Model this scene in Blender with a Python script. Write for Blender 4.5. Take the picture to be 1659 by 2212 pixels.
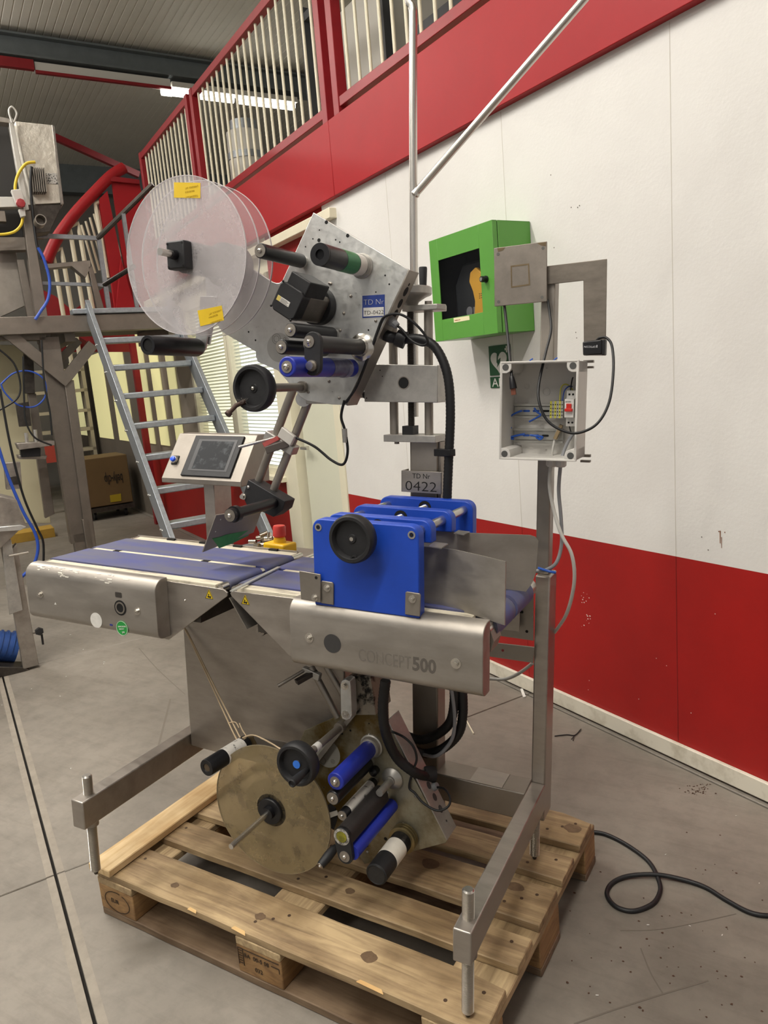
import bpy, bmesh, math, random
from mathutils import Vector, Matrix
random.seed(7)
for o in list(bpy.data.objects): bpy.data.objects.remove(o)
SC = bpy.context.scene
COL = SC.collection

# ------------------------------------------------------------------ camera
# world: origin on the floor at the pallet's near left corner, x along the pallet's long side, y across it, z up (metres)
FPX = 1589.0; CX, CY = 829.5, 1106.0
YAW, PITCH, ROLL = -0.560187555, -0.182488257, -0.085206481
CAMP = Vector((1.77496615, -1.1217706, 1.45374851))
_fw = Vector((math.sin(YAW)*math.cos(PITCH), math.cos(YAW)*math.cos(PITCH), math.sin(PITCH)))
_rt = Vector((math.cos(YAW), -math.sin(YAW), 0)); _up = _rt.cross(_fw)
CR = math.cos(ROLL)*_rt + math.sin(ROLL)*_up
CU = -math.sin(ROLL)*_rt + math.cos(ROLL)*_up
CF = _fw
cam = bpy.data.objects.new('camera', bpy.data.cameras.new('camera'))
COL.objects.link(cam)
cam.data.sensor_fit = 'HORIZONTAL'; cam.data.sensor_width = 36.0
cam.data.lens = 36.0*FPX/1659.0
cam.data.clip_start = 0.02; cam.data.clip_end = 100
cam.matrix_world = Matrix(((CR.x, CU.x, -CF.x, CAMP.x), (CR.y, CU.y, -CF.y, CAMP.y), (CR.z, CU.z, -CF.z, CAMP.z), (0, 0, 0, 1)))
SC.camera = cam

# ------------------------------------------------------------------ view, world and hall lighting
SC.view_settings.view_transform = 'Standard'
SC.view_settings.look = 'None'
SC.view_settings.gamma = 1.0
SC.view_settings.use_curve_mapping = False
SC.view_settings.exposure = 0.0
W = bpy.data.worlds.new('hall_ambient'); SC.world = W; W.use_nodes = True
W.node_tree.nodes['Background'].inputs[0].default_value = (1.0, 0.965, 0.92, 1)
W.node_tree.nodes['Background'].inputs[1].default_value = 0.42

WP0 = Vector((0.7539, 1.75898, 0)); WD = Vector((-0.88806466, 0.45971856, 0)); WN = Vector((-0.45971856, -0.88806466, 0))
def wallpt(s, z, off=0.0):            # s along the right wall (away from the camera is +), off towards the hall
    return WP0 + WD*s + WN*off + Vector((0, 0, z))
WROT = math.atan2(WD.y, WD.x)

def area_light(name, loc, sx, sy, power, color=(1, .955, .90), rotz=0.0, rx=0.0):
    l = bpy.data.lights.new(name, 'AREA'); l.shape = 'RECTANGLE'; l.size = sx; l.size_y = sy; l.energy = power; l.color = color
    o = bpy.data.objects.new(name, l); COL.objects.link(o); o.location = loc; o.rotation_euler = (rx, 0, rotz)
    return o
# rows of fluorescent battens hung from the hall roof, square to the long wall
LAMPS = []
for s, off, pw in ((0.9, 2.6, 115), (-2.2, 2.6, 95), (4.2, 2.6, 75), (0.9, 5.4, 50), (-2.2, 5.4, 55), (7.1, 3.0, 75)):
    p = wallpt(s, 4.55, off); LAMPS.append((s, off))
    area_light('lamp_light', p, 0.22, 1.7, pw, rotz=WROT)
    area_light('lamp_uplight', p + Vector((0, 0, .22)), 0.22, 1.7, pw*1.0, rotz=WROT, rx=math.pi)      # bare tubes also light the roof

# ------------------------------------------------------------------ measuring helpers
def ray(x, y): return CF + ((x-CX)*CR - (y-CY)*CU)/FPX
# machine frame: origin at the tip of the front right levelling foot, X along the conveyor, Y away from the operator, Z up
MR = Matrix(((0.99431561, -0.09168354, 0.05413503), (0.089522, 0.99513679, 0.04109244), (-0.05763926, -0.03601258, 0.99768773)))
MO = Vector((1.148255, 0.02581404, 0.144))
_MT = MR.transposed(); _CM = _MT @ (CAMP - MO)
def mpl(x, y, i, v):
    d = _MT @ ray(x, y); return _CM + d*((v-_CM[i])/d[i])
def MY(x, y, v): return mpl(x, y, 1, v)
def MZ(x, y, v): return mpl(x, y, 2, v)
def MXp(x, y, v): return mpl(x, y, 0, v)
def m2w(q): return MO + MR @ Vector(q)
def wproj(q):
    d = Vector(q)-CAMP; z = d.dot(CF); return (CX+FPX*d.dot(CR)/z, CY-FPX*d.dot(CU)/z)
def mproj(q): return wproj(m2w(q))
def mpx(q, n): return n*((m2w(q)-CAMP).dot(CF))/FPX          # n pixels at point q -> metres
def wz(x, y, z):
    d = ray(x, y); return CAMP + d*((z-CAMP.z)/d.z)
def ww(x, y, off=0.0):                                        # pixel -> point on wall plane (s, z)
    d = ray(x, y); q = CAMP + d*(((WP0-CAMP).dot(WN)+off)/d.dot(WN)); return ((q-WP0).dot(WD), q.z)
def wd(x, y, dist):                                           # pixel -> point at forward distance
    return CAMP + ray(x, y)*dist

# ------------------------------------------------------------------ materials
def lin(c):
    return tuple(((v/12.92) if v <= 0.04045 else ((v+0.055)/1.055)**2.4) for v in c)
def hexc(h): return lin(tuple(int(h[i:i+2], 16)/255 for i in (0, 2, 4)))
MATS = {}
def mat(name, col, rough=.5, metal=0.0, var=0.0, scale=20.0, bump=0.0, bscale=200.0, stretch=None, col2=None, dirt=0.0, coat=0.0, spec=.5, alpha=1.0, trans=0.0, rvar=0.0, emit=None, estr=0.0, ior=1.45, contrast=(.35, .65)):
    if name in MATS: return MATS[name]
    m = bpy.data.materials.new(name); m.use_nodes = True; MATS[name] = m
    nt = m.node_tree; b = nt.nodes['Principled BSDF']
    c = hexc(col) if isinstance(col, str) else col
    b.inputs['Base Color'].default_value = (*c, 1)
    b.inputs['Roughness'].default_value = rough; b.inputs['Metallic'].default_value = metal
    b.inputs['Specular IOR Level'].default_value = spec
    b.inputs['Coat Weight'].default_value = coat; b.inputs['Alpha'].default_value = alpha
    b.inputs['Transmission Weight'].default_value = trans; b.inputs['IOR'].default_value = ior
    if emit: 
        b.inputs['Emission Color'].default_value = (*emit, 1); b.inputs['Emission Strength'].default_value = estr
    if var or col2 or bump or rvar:
        tc = nt.nodes.new('ShaderNodeTexCoord'); mp_ = nt.nodes.new('ShaderNodeMapping')
        nt.links.new(tc.outputs['Object'], mp_.inputs[0])
        if stretch: mp_.inputs['Scale'].default_value = stretch
        n = nt.nodes.new('ShaderNodeTexNoise'); n.inputs['Scale'].default_value = scale; n.inputs['Detail'].default_value = 6; n.inputs['Roughness'].default_value = .65
        nt.links.new(mp_.outputs[0], n.inputs['Vector'])
        if var or col2:
            r = nt.nodes.new('ShaderNodeValToRGB')
            c2 = (hexc(col2) if isinstance(col2, str) else col2) if col2 else tuple(max(0, v*(1-var)) for v in c)
            r.color_ramp.elements[0].position = contrast[0]; r.color_ramp.elements[1].position = contrast[1]
            r.color_ramp.elements[0].color = (*c2, 1); r.color_ramp.elements[1].color = (*c, 1)
            nt.links.new(n.outputs['Fac'], r.inputs[0]); nt.links.new(r.outputs[0], b.inputs['Base Color'])
        if rvar:
            mr = nt.nodes.new('ShaderNodeMapRange'); mr.inputs[1].default_value = .3; mr.inputs[2].default_value = .7
            mr.inputs[3].default_value = max(0, rough-rvar); mr.inputs[4].default_value = min(1, rough+rvar)
            nt.links.new(n.outputs['Fac'], mr.inputs[0]); nt.links.new(mr.outputs[0], b.inputs['Roughness'])
        if bump:
            n2 = nt.nodes.new('ShaderNodeTexNoise'); n2.inputs['Scale'].default_value = bscale; n2.inputs['Detail'].default_value = 4
            nt.links.new(mp_.outputs[0], n2.inputs['Vector'])
            bp = nt.nodes.new('ShaderNodeBump'); bp.inputs['Strength'].default_value = bump; bp.inputs['Distance'].default_value = .002
            nt.links.new(n2.outputs['Fac'], bp.inputs['Height']); nt.links.new(bp.outputs[0], b.inputs['Normal'])
    return m
steel = mat('stainless_steel', 'a8a199', .38, .8, var=.2, scale=9, stretch=(1, 3, 3), rvar=.1, bump=.05, bscale=400)
steel_d = mat('dull_steel', '989188', .45, .75, var=.22, scale=7, rvar=.1, bump=.05, bscale=300)
steel_b = mat('bright_steel', 'cfcbc4', .27, .95, var=.05, scale=30)
steel_dk = mat('dark_steel', '55504b', .42, .8, var=.35, scale=25)
cover_m = mat('brushed_cover_steel', 'a29c94', .45, .72, var=.22, scale=5, stretch=(1.2, 4, 4), rvar=.12, bump=.06, bscale=250)
alu = mat('brushed_aluminium', 'cfcfcc', .38, .75, var=.1, scale=60, stretch=(1, 6, 1), rvar=.12, bump=.12, bscale=160)
alu_c = mat('cast_aluminium', 'b4b1ab', .42, .7, var=.2, scale=30)
black = mat('black_plastic', '17171a', .38, 0, var=.3, scale=40, spec=.45)
black_m = mat('matte_black_plastic', '1f1f21', .55, 0, var=.25, scale=60, bump=.1, bscale=300)
rubber = mat('black_rubber', '18191b', .5, 0, var=.3, scale=50)
blue_p = mat('blue_plastic', '1a45b0', .42, 0, var=.12, scale=12, bump=.03, bscale=200)
blue_r = mat('blue_roller_rubber', '20309c', .45, 0, var=.18, scale=20)
belt_m = mat('blue_conveyor_belt', '464b7c', .55, 0, col2='57586c', scale=6, stretch=(1, 3, 1), contrast=(.4, .62))
cream_m = mat('worn_cream_plastic', 'c9c1ad', .5, 0, col2='8f877a', scale=14, stretch=(1, 4, 1), contrast=(.3, .5))
white_l = mat('white_label_paper', 'd8d6d0', .55, 0, var=.12, scale=60)
MTX = {}
# ------------------------------------------------------------------ mesh helpers
def frame(z, x=None):
    z = Vector(z).normalized()
    a = Vector(x) if x is not None else (Vector((0, 0, 1)) if abs(z.z) < .9 else Vector((1, 0, 0)))
    x_ = (a - z*a.dot(z)).normalized(); y_ = z.cross(x_)
    return x_, y_, z
class MB:
    def __init__(self): self.v = []; self.f = []; self.mi = []
    def _add(self, vs, fs, mi=0):
        n = len(self.v); self.v += [tuple(q) for q in vs]; self.f += [tuple(i+n for i in f) for f in fs]; self.mi += [mi]*len(fs)
        return self
    def box(self, x0, x1, y0, y1, z0, z1, R=None, o=None, mi=0):
        vs = [Vector((x, y, z)) for z in (z0, z1) for y in (y0, y1) for x in (x0, x1)]
        if R is not None: vs = [R @ q for q in vs]
        if o is not None: vs = [q + Vector(o) for q in vs]
        return self._add(vs, [(0, 2, 3, 1), (4, 5, 7, 6), (0, 1, 5, 4), (2, 6, 7, 3), (0, 4, 6, 2), (1, 3, 7, 5)], mi)
    def bar(self, p0, p1, w, h, side=None, mi=0):          # rectangular bar from p0 to p1, w along 'side', h across
        p0 = Vector(p0); p1 = Vector(p1); x_, y_, z_ = frame(p1-p0, side)
        vs = [p + x_*a*w/2 + y_*b*h/2 for p in (p0, p1) for a, b in ((-1, -1), (1, -1), (1, 1), (-1, 1))]
        return self._add(vs, [(0, 3, 2, 1), (4, 5, 6, 7), (0, 1, 5, 4), (1, 2, 6, 5), (2, 3, 7, 6), (3, 0, 4, 7)], mi)
    def cyl(self, p0, p1, r, r1=None, n=24, caps=True, mi=0):
        p0 = Vector(p0); p1 = Vector(p1); x_, y_, z_ = frame(p1-p0); r1 = r if r1 is None else r1
        vs = []; fs = []
        for p, rr in ((p0, r), (p1, r1)):
            for i in range(n):
                a = 2*math.pi*i/n; vs.append(p + x_*rr*math.cos(a) + y_*rr*math.sin(a))
        for i in range(n): fs.append((i, (i+1) % n, n+(i+1) % n, n+i))
        if caps: fs.append(tuple(range(n-1, -1, -1))); fs.append(tuple(range(n, 2*n)))
        return self._add(vs, fs, mi)
    def lathe(self, p, ax, prof, n=32, mi=0, close=False):     # prof: (distance along axis, radius)
        p = Vector(p); x_, y_, z_ = frame(ax); vs = []; fs = []; k = len(prof)
        if abs(prof[0][0]-prof[-1][0]) < 1e-9 and min(prof[0][1], prof[-1][1]) > 1e-6: close = True      # a ring, not a disc
        for t, r in prof:
            for i in range(n):
                a = 2*math.pi*i/n; vs.append(p + z_*t + x_*r*math.cos(a) + y_*r*math.sin(a))
        for j in range(k-1 if not close else k):
            j2 = (j+1) % k
            for i in range(n): fs.append((j*n+i, j*n+(i+1) % n, j2*n+(i+1) % n, j2*n+i))
        if not close:
            if prof[0][1] > 1e-6: fs.append(tuple(range(n-1, -1, -1)))
            if prof[-1][1] > 1e-6: fs.append(tuple((k-1)*n+i for i in range(n)))
        return self._add(vs, fs, mi)
    def tube(self, pts, r, n=10, mi=0, caps=True, closed=False):
        pts = [Vector(q) for q in pts]; m = len(pts); vs = []; fs = []; px = None
        for i, q in enumerate(pts):
            a = pts[(i-1) % m] if closed else pts[max(0, i-1)]; b = pts[(i+1) % m] if closed else pts[min(m-1, i+1)]
            t = (b-a).normalized()
            if px is None: x_, y_, _ = frame(t)
            else:
                x_ = (px - t*px.dot(t)); 
                x_ = x_.normalized() if x_.length > 1e-6 else frame(t)[0]
                y_ = t.cross(x_)
            px = x_
            rr = r[i] if isinstance(r, (list, tuple)) else r
            for k in range(n):
                an = 2*math.pi*k/n; vs.append(q + x_*rr*math.cos(an) + y_*rr*math.sin(an))
        for i in range(m if closed else m-1):
            i2 = (i+1) % m
            for k in range(n): fs.append((i*n+k, i*n+(k+1) % n, i2*n+(k+1) % n, i2*n+k))
        if caps and not closed: fs.append(tuple(range(n-1, -1, -1))); fs.append(tuple((m-1)*n+k for k in range(n)))
        return self._add(vs, fs, mi)
    def prism(self, poly, d, mi=0):                         # planar polygon (3-D points) pushed along vector d
        d = Vector(d); n = len(poly); vs = [Vector(q) for q in poly] + [Vector(q)+d for q in poly]
        fs = [tuple(range(n-1, -1, -1)), tuple(range(n, 2*n))] + [(i, (i+1) % n, n+(i+1) % n, n+i) for i in range(n)]
        return self._add(vs, fs, mi)
    def sheet(self, poly, t, mi=0):                         # curved strip: list of (a,b) point pairs, thickened by t along normal
        vs = []; fs = []
        k = len(poly)
        for i, (a, b) in enumerate(poly):
            a = Vector(a); b = Vector(b)
            i0 = max(0, i-1); i1 = min(k-1, i+1)
            tg = Vector(poly[i1][0]) - Vector(poly[i0][0]); nn = tg.cross(b-a).normalized()*t
            vs += [a, b, a+nn, b+nn]
        for i in range(k-1):
            o = i*4; q = o+4
            fs += [(o, o+1, q+1, q), (o+2, q+2, q+3, o+3), (o, q, q+2, o+2), (o+1, o+3, q+3, q+1)]
        fs += [(0, 2, 3, 1), (4*k-4, 4*k-3, 4*k-1, 4*k-2)]
        return self._add(vs, fs, mi)
    def build(self, name, mats, parent=None, bevel=0.0, seg=2, smooth=35, kind=None, label=None):
        me = bpy.data.meshes.new(name); me.from_pydata(self.v, [], self.f)
        bm = bmesh.new(); bm.from_mesh(me)
        for f, k in zip(bm.faces, self.mi): f.material_index = k
        bmesh.ops.recalc_face_normals(bm, faces=bm.faces); bm.to_mesh(me); bm.free()
        for m in (mats if isinstance(mats, (list, tuple)) else [mats]): me.materials.append(m)
        o = bpy.data.objects.new(name, me); COL.objects.link(o)
        if smooth:
            me.polygons.foreach_set('use_smooth', [True]*len(me.polygons)); me.set_sharp_from_angle(angle=math.radians(smooth))
        if bevel:
            b = o.modifiers.new('bevel', 'BEVEL'); b.width = bevel; b.segments = seg; b.limit_method = 'ANGLE'; b.angle_limit = math.radians(40); b.harden_normals = False
        if parent: o.parent = parent
        if kind: o['kind'] = kind
        if label: o['label'] = label
        return o
def spline(pts, k=8, closed=False):                          # Catmull-Rom through points
    P = [Vector(q) for q in pts]; n = len(P); out = []
    for i in range(n if closed else n-1):
        if closed: a, b, c, d = P[(i-1) % n], P[i], P[(i+1) % n], P[(i+2) % n]
        else: a, b, c, d = P[max(0, i-1)], P[i], P[i+1], P[min(n-1, i+2)]
        for j in range(k):
            t = j/k; out.append(.5*((2*b) + (c-a)*t + (2*a-5*b+4*c-d)*t*t + (3*b-a-3*c+d)*t**3))
    if not closed: out.append(P[-1])
    return out
def rrect(x0, x1, y0, y1, r, n=5, corners=(1, 1, 1, 1)):      # 2-D rounded rectangle, ccw from lower right
    out = []
    for (cx, cy, a0, on) in ((x1-r, y0+r, -90, corners[0]), (x1-r, y1-r, 0, corners[1]), (x0+r, y1-r, 90, corners[2]), (x0+r, y0+r, 180, corners[3])):
        if on:
            for i in range(n+1):
                a = math.radians(a0+90*i/n); out.append((cx+r*math.cos(a), cy+r*math.sin(a)))
        else:
            sx = 1 if a0 in (-90, 0) else -1; sy = -1 if a0 in (-90, 180) else 1
            out.append((cx+sx*r, cy+sy*r))
    return out
def disc2(cx, cy, rx, ry=None, n=28): return [(cx+rx*math.cos(2*math.pi*i/n), cy+(ry or rx)*math.sin(2*math.pi*i/n)) for i in range(n)]
def empty(name, label=None, cat=None, M=None, group=None):
    o = bpy.data.objects.new(name, None); o.empty_display_size = .1; COL.objects.link(o)
    if M is not None: o.matrix_world = M
    if label: o['label'] = label; o['category'] = cat
    if group: o['group'] = group
    return o
def tag(o, label=None, cat=None, group=None, kind=None):
    if label: o['label'] = label
    if cat: o['category'] = cat
    if group: o['group'] = group
    if kind: o['kind'] = kind
    return o
def copy_tree(o, parent=None):
    c = o.copy(); COL.objects.link(c); c.parent = parent
    for ch in o.children: copy_tree(ch, c)
    return c
def text(name, body, size, origin, xdir, ydir, m, parent=None, ext=.0003, align='LEFT', sx=1.0, bold=0.0, fit=None):
    cu = bpy.data.curves.new(name, 'FONT'); cu.body = body; cu.size = size; cu.extrude = ext; cu.align_x = align; cu.resolution_u = 3; cu.offset = bold
    t = bpy.data.objects.new(name+'_tmp', cu); COL.objects.link(t)
    dg = bpy.context.evaluated_depsgraph_get(); me = bpy.data.meshes.new_from_object(t.evaluated_get(dg))
    bpy.data.objects.remove(t); bpy.data.curves.remove(cu)
    X = Vector(xdir).normalized(); Y = Vector(ydir).normalized(); Z = X.cross(Y)
    O_ = Vector(origin)
    if fit: xs_ = [v.co.x for v in me.vertices]; x_lo = min(xs_); sx = fit/max(1e-6, max(xs_)-x_lo)
    if fit:
        for v in me.vertices: v.co.x -= x_lo
    for v in me.vertices: v.co = O_ + X*v.co.x*sx + Y*v.co.y + Z*v.co.z
    me.materials.clear(); me.materials.append(m)
    me.name = name
    o = bpy.data.objects.new(name, me); COL.objects.link(o)
    if parent: o.parent = parent
    return o
def wo(x, y, off):
    d = ray(x, y); return CAMP + d*(((WP0-CAMP).dot(WN)+off)/d.dot(WN))
def ws(x, y, s):
    d = ray(x, y); return CAMP + d*(((WP0-CAMP).dot(WD)+s)/d.dot(WD))
def wsz(q): q = Vector(q)-WP0; return (q.dot(WD), q.z, q.dot(WN))
class WB(MB):                                                # boxes given in wall coordinates (s, off, z)
    def wbox(self, s0, s1, o0, o1, z0, z1, mi=0):
        vs = [wallpt(s, z, o) for z in (z0, z1) for o in (o0, o1) for s in (s0, s1)]
        return self._add(vs, [(0, 2, 3, 1), (4, 5, 7, 6), (0, 1, 5, 4), (2, 6, 7, 3), (0, 4, 6, 2), (1, 3, 7, 5)], mi)
# ------------------------------------------------------------------ surfaces
def wall_mat(name, col, col2, sc=3.0, contrast=(.3, .6), rough=.6, bump=.15, bs=90, dist=.004):
    m = mat(name, col, rough, 0, col2=col2, scale=sc, contrast=contrast, bump=bump, bscale=bs)
    for n in m.node_tree.nodes:
        if n.type == 'BUMP': n.inputs['Distance'].default_value = dist
    return m
white_w = wall_mat('white_wall_paint', 'd6d4d0', 'cdcac6', 1.2)
red_w = wall_mat('red_wall_paint', '9c1512', '8d1210', 1.4, rough=.5, bump=.08)
red_m = mat('red_enamel', '9c131b', .5, 0, var=.1, scale=3, spec=.4)
red_dk = mat('red_steel_paint', '8e1a22', .42, 0, var=.15, scale=6)
skirt_m = mat('worn_white_skirting', 'd3cdbd', .6, 0, col2='a89f8a', scale=9, contrast=(.25, .5))
cream_w = mat('cream_paint', 'd9d3bb', .5, 0, var=.06, scale=3)
ivory = mat('ivory_powder_coat', 'd8d0b8', .45, 0, var=.06, scale=5)
galv = mat('galvanised_steel', 'a2a8ae', .42, .65, var=.2, scale=40, rvar=.08)

def concrete():
    m = bpy.data.materials.new('concrete_floor'); m.use_nodes = True; nt = m.node_tree; b = nt.nodes['Principled BSDF']
    tc = nt.nodes.new('ShaderNodeTexCoord')
    def noise(sc, det=8, rg=.6, st=None):
        n = nt.nodes.new('ShaderNodeTexNoise'); n.inputs['Scale'].default_value = sc; n.inputs['Detail'].default_value = det; n.inputs['Roughness'].default_value = rg
        if st:
            mp_ = nt.nodes.new('ShaderNodeMapping'); mp_.inputs['Scale'].default_value = st; mp_.inputs['Rotation'].default_value = (0, 0, .6)
            nt.links.new(tc.outputs['Object'], mp_.inputs[0]); nt.links.new(mp_.outputs[0], n.inputs['Vector'])
        else: nt.links.new(tc.outputs['Object'], n.inputs['Vector'])
        return n
    def ramp(src, a, b_, p0, p1):
        r = nt.nodes.new('ShaderNodeValToRGB'); r.color_ramp.elements[0].position = p0; r.color_ramp.elements[1].position = p1
        r.color_ramp.elements[0].color = (*a, 1); r.color_ramp.elements[1].color = (*b_, 1); nt.links.new(src.outputs['Fac'], r.inputs[0]); return r
    r1 = ramp(noise(1.3), hexc('6a645b'), hexc('878076'), .32, .68)
    r2 = ramp(noise(14, 10, .7), (.72, .72, .72), (1, 1, 1), .25, .55)
    r3 = ramp(noise(3.0, 12, .75, (1, 7, 1)), (.78, .76, .74), (1, 1, 1), .3, .5)
    def mul(a, c):
        x = nt.nodes.new('ShaderNodeMix'); x.data_type = 'RGBA'; x.blend_type = 'MULTIPLY'; x.inputs[0].default_value = .8
        nt.links.new(a, x.inputs[6]); nt.links.new(c, x.inputs[7]); return x.outputs[2]
    out = mul(mul(r1.outputs[0], r2.outputs[0]), r3.outputs[0])
    nt.links.new(out, b.inputs['Base Color']); b.inputs['Roughness'].default_value = .6
    bp = nt.nodes.new('ShaderNodeBump'); bp.inputs['Strength'].default_value = .12; bp.inputs['Distance'].default_value = .002
    n4 = noise(60, 4); nt.links.new(n4.outputs['Fac'], bp.inputs['Height']); nt.links.new(bp.outputs[0], b.inputs['Normal'])
    MATS['concrete_floor'] = m; return m
conc = concrete()
groove_d = mat('dirty_joint', '2a2622', .9, 0, var=.3, scale=30)
joint_e = mat('joint_edge_screed', '8f877b', .7, 0, var=.2, scale=18)

# ------------------------------------------------------------------ floor: slabs cast between joints on a grid square to the wall
fl = MB(); fl.box(-14, 8, -9, 20, -.12, -.035)
floor = tag(fl.build('floor', groove_d, smooth=0), 'grey concrete slab floor with joints', kind='structure')
S_J = (-8.4, -6.3, -4.15, -2.0, .14, 2.28, 4.43, 6.6, 8.8, 11.0, 16.0)
O_J = (-6.0, 0.03, 2.0, 4.3, 7.0, 10.0)
for i in range(len(S_J)-1):
    for j in range(len(O_J)-1):
        g = .002; go = .004
        w = WB().wbox(S_J[i]+g, S_J[i+1]-g, O_J[j]+go, O_J[j+1]-go, -.03, 0)
        w.build('floor_slab', conc, floor, bevel=.003, seg=1)
# screed strips along the drain joint
for j in (-1, 1):
    for i in range(2, len(S_J)-2):
        WB().wbox(S_J[i]+.004, S_J[i+1]-.004, 2.0+j*.005, 2.0+j*.027, -.02, .0008).build('joint_edge', joint_e, floor)

# ------------------------------------------------------------------ long wall on the right
SD = .762
wl_ = WB(); wl_.wbox(-9, 1.72, -.12, 0, SD, 2.44, 0); wl_.wbox(-9, 1.72, -.12, 0, 0, SD, 1)
wall_r = tag(wl_.build('wall_right', [white_w, red_w], smooth=0), 'white wall with a red painted lower part', kind='structure')
seam = mat('wall_seam', 'b9b4ab', .7)
seam_r = mat('red_wall_seam', '6d0f0d', .6)
for s in (-.63, -2.83, .17 - .02, 1.02):
    WB().wbox(s-.0012, s+.0012, -.002, .0006, .075, SD).build('panel_seam', seam_r, wall_r)
    WB().wbox(s-.0012, s+.0012, -.002, .0005, SD, 2.43).build('panel_seam', seam, wall_r)
tag(WB().wbox(-9, 1.72, 0, .016, .008, .072).build('baseboard_right', skirt_m, bevel=.003), 'worn white skirting board', kind='structure')
rust = mat('rust_stain', '7a4a2a', .8)
ru = MB()
for (x, y, w, h) in ((1556, 1160, 3, 30), (1559, 1172, 2, 26), (1553, 1148, 3, 3), (1566, 1150, 3, 3)):
    s, z = ww(x, y); ru.prism([wallpt(s-a*w*.0006, z-b*h*.0007, .0006) for a, b in ((-1, -1), (1, -1), (.6, 1), (-.6, 1))], WN*.0004)
ru.build('rust_run', rust, wall_r)
scuff = mat('paint_scuff', 'd9bfb8', .8); sf = MB()
random.seed(3)
for k in range(26):
    x = 1264+random.uniform(-8, 12); y = 1280+k*2.9+random.uniform(-2, 2); s, z = ww(x, y); r = random.uniform(.0012, .004)
    if 1306 < y < 1325: continue
    sf.prism([wallpt(s+r*a, z+r*.7*b, .0005) for a, b in disc2(0, 0, 1, n=5)], WN*.0003)
for (x, y) in ((1273, 1470), (1271, 1490), (1545, 1326), (1418, 1422), (1440, 1438), (1380, 1510), (1493, 1540)):
    s, z = ww(x, y); sf.prism([wallpt(s+.002*a, z+.002*b, .0005) for a, b in disc2(0, 0, 1, n=6)], WN*.0003)
sf.build('paint_scuffs', scuff, wall_r)['kind'] = 'stuff'
specks = mat('grey_speck', '6a655e', .8); sp = MB()
for (x, y) in ((1252, 444), (1234, 448), (1248, 448), (1244, 718), (1246, 730), (1197, 535), (1190, 378), (1516, 1160), (1530, 1188)):
    s, z = ww(x, y); sp.prism([wallpt(s+.0025*a, z+.0025*b, .0005) for a, b in disc2(0, 0, 1, n=6)], WN*.0003)
sp.build('wall_specks', specks, wall_r)['kind'] = 'stuff'
# mezzanine fascia panels
for k, (a, b) in enumerate(((-9, -3.2), (-3.195, 1.488), (1.492, 4.0), (4.004, 5.6))):
    o = WB().wbox(a, b, -.01, .035, 2.435, 2.815).build('trim_%d' % (k+1), red_m, bevel=.003)
    tag(o, 'red fascia panel of the mezzanine edge', kind='structure')
tag(WB().wbox(-9, 5.6, -6, -.012, 2.45, 2.79).build('ceiling_mezzanine', cream_w, smooth=0), 'mezzanine floor slab', kind='structure')

# ------------------------------------------------------------------ pallet
def wood(name, c1, c2, c3, grain=(1, 14, 14), seed=0.0):
    m = bpy.data.materials.new(name); m.use_nodes = True; nt = m.node_tree; b = nt.nodes['Principled BSDF']
    tc = nt.nodes.new('ShaderNodeTexCoord'); mp_ = nt.nodes.new('ShaderNodeMapping'); mp_.inputs['Scale'].default_value = grain; mp_.inputs['Location'].default_value = (seed, seed*2, seed)
    oi = nt.nodes.new('ShaderNodeObjectInfo'); va = nt.nodes.new('ShaderNodeVectorMath'); va.operation = 'MULTIPLY_ADD'
    nt.links.new(oi.outputs['Random'], va.inputs[0]); va.inputs[1].default_value = (7, 11, 5); nt.links.new(tc.outputs['Object'], va.inputs[2])
    nt.links.new(va.outputs[0], mp_.inputs[0])
    n = nt.nodes.new('ShaderNodeTexNoise'); n.inputs['Scale'].default_value = 3.5; n.inputs['Detail'].default_value = 8; n.inputs['Roughness'].default_value = .6; n.inputs['Distortion'].default_value = .8
    nt.links.new(mp_.outputs[0], n.inputs['Vector'])
    r = nt.nodes.new('ShaderNodeValToRGB'); e = r.color_ramp.elements; e[0].position = .3; e[0].color = (*hexc(c2), 1); e[1].position = .62; e[1].color = (*hexc(c1), 1)
    nt.links.new(n.outputs['Fac'], r.inputs[0])
    n2 = nt.nodes.new('ShaderNodeTexNoise'); n2.inputs['Scale'].default_value = 5; n2.inputs['Detail'].default_value = 5; nt.links.new(va.outputs[0], n2.inputs['Vector'])
    r2 = nt.nodes.new('ShaderNodeValToRGB'); r2.color_ramp.elements[0].position = .38; r2.color_ramp.elements[1].position = .62
    r2.color_ramp.elements[0].color = (*hexc(c3), 1); r2.color_ramp.elements[1].color = (1, 1, 1, 1); nt.links.new(n2.outputs['Fac'], r2.inputs[0])
    x = nt.nodes.new('ShaderNodeMix'); x.data_type = 'RGBA'; x.blend_type = 'MULTIPLY'; x.inputs[0].default_value = .85
    nt.links.new(r.outputs[0], x.inputs[6]); nt.links.new(r2.outputs[0], x.inputs[7]); nt.links.new(x.outputs[2], b.inputs['Base Color'])
    b.inputs['Roughness'].default_value = .65
    bp = nt.nodes.new('ShaderNodeBump'); bp.inputs['Strength'].default_value = .25; bp.inputs['Distance'].default_value = .002
    nt.links.new(n.outputs['Fac'], bp.inputs['Height']); nt.links.new(bp.outputs[0], b.inputs['Normal'])
    MATS[name] = m; return m
w_x = wood('pallet_wood', 'b9a17a', '846d51', 'b3aa9f', (1, 14, 14))
w_y = wood('pallet_wood_cross', 'bca57e', '8a7355', 'bab2a8', (14, 1, 14))
w_b = wood('pallet_block_wood', 'a58357', '7f6040', 'b8a990', (6, 2, 20))
w_d = wood('weathered_skid_wood', '857059', '66533f', 'b0a493', (1, 14, 14))
w_p = wood('pale_pine', 'd8c096', 'c0a273', 'd6c9b4', (14, 1, 14))
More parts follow.
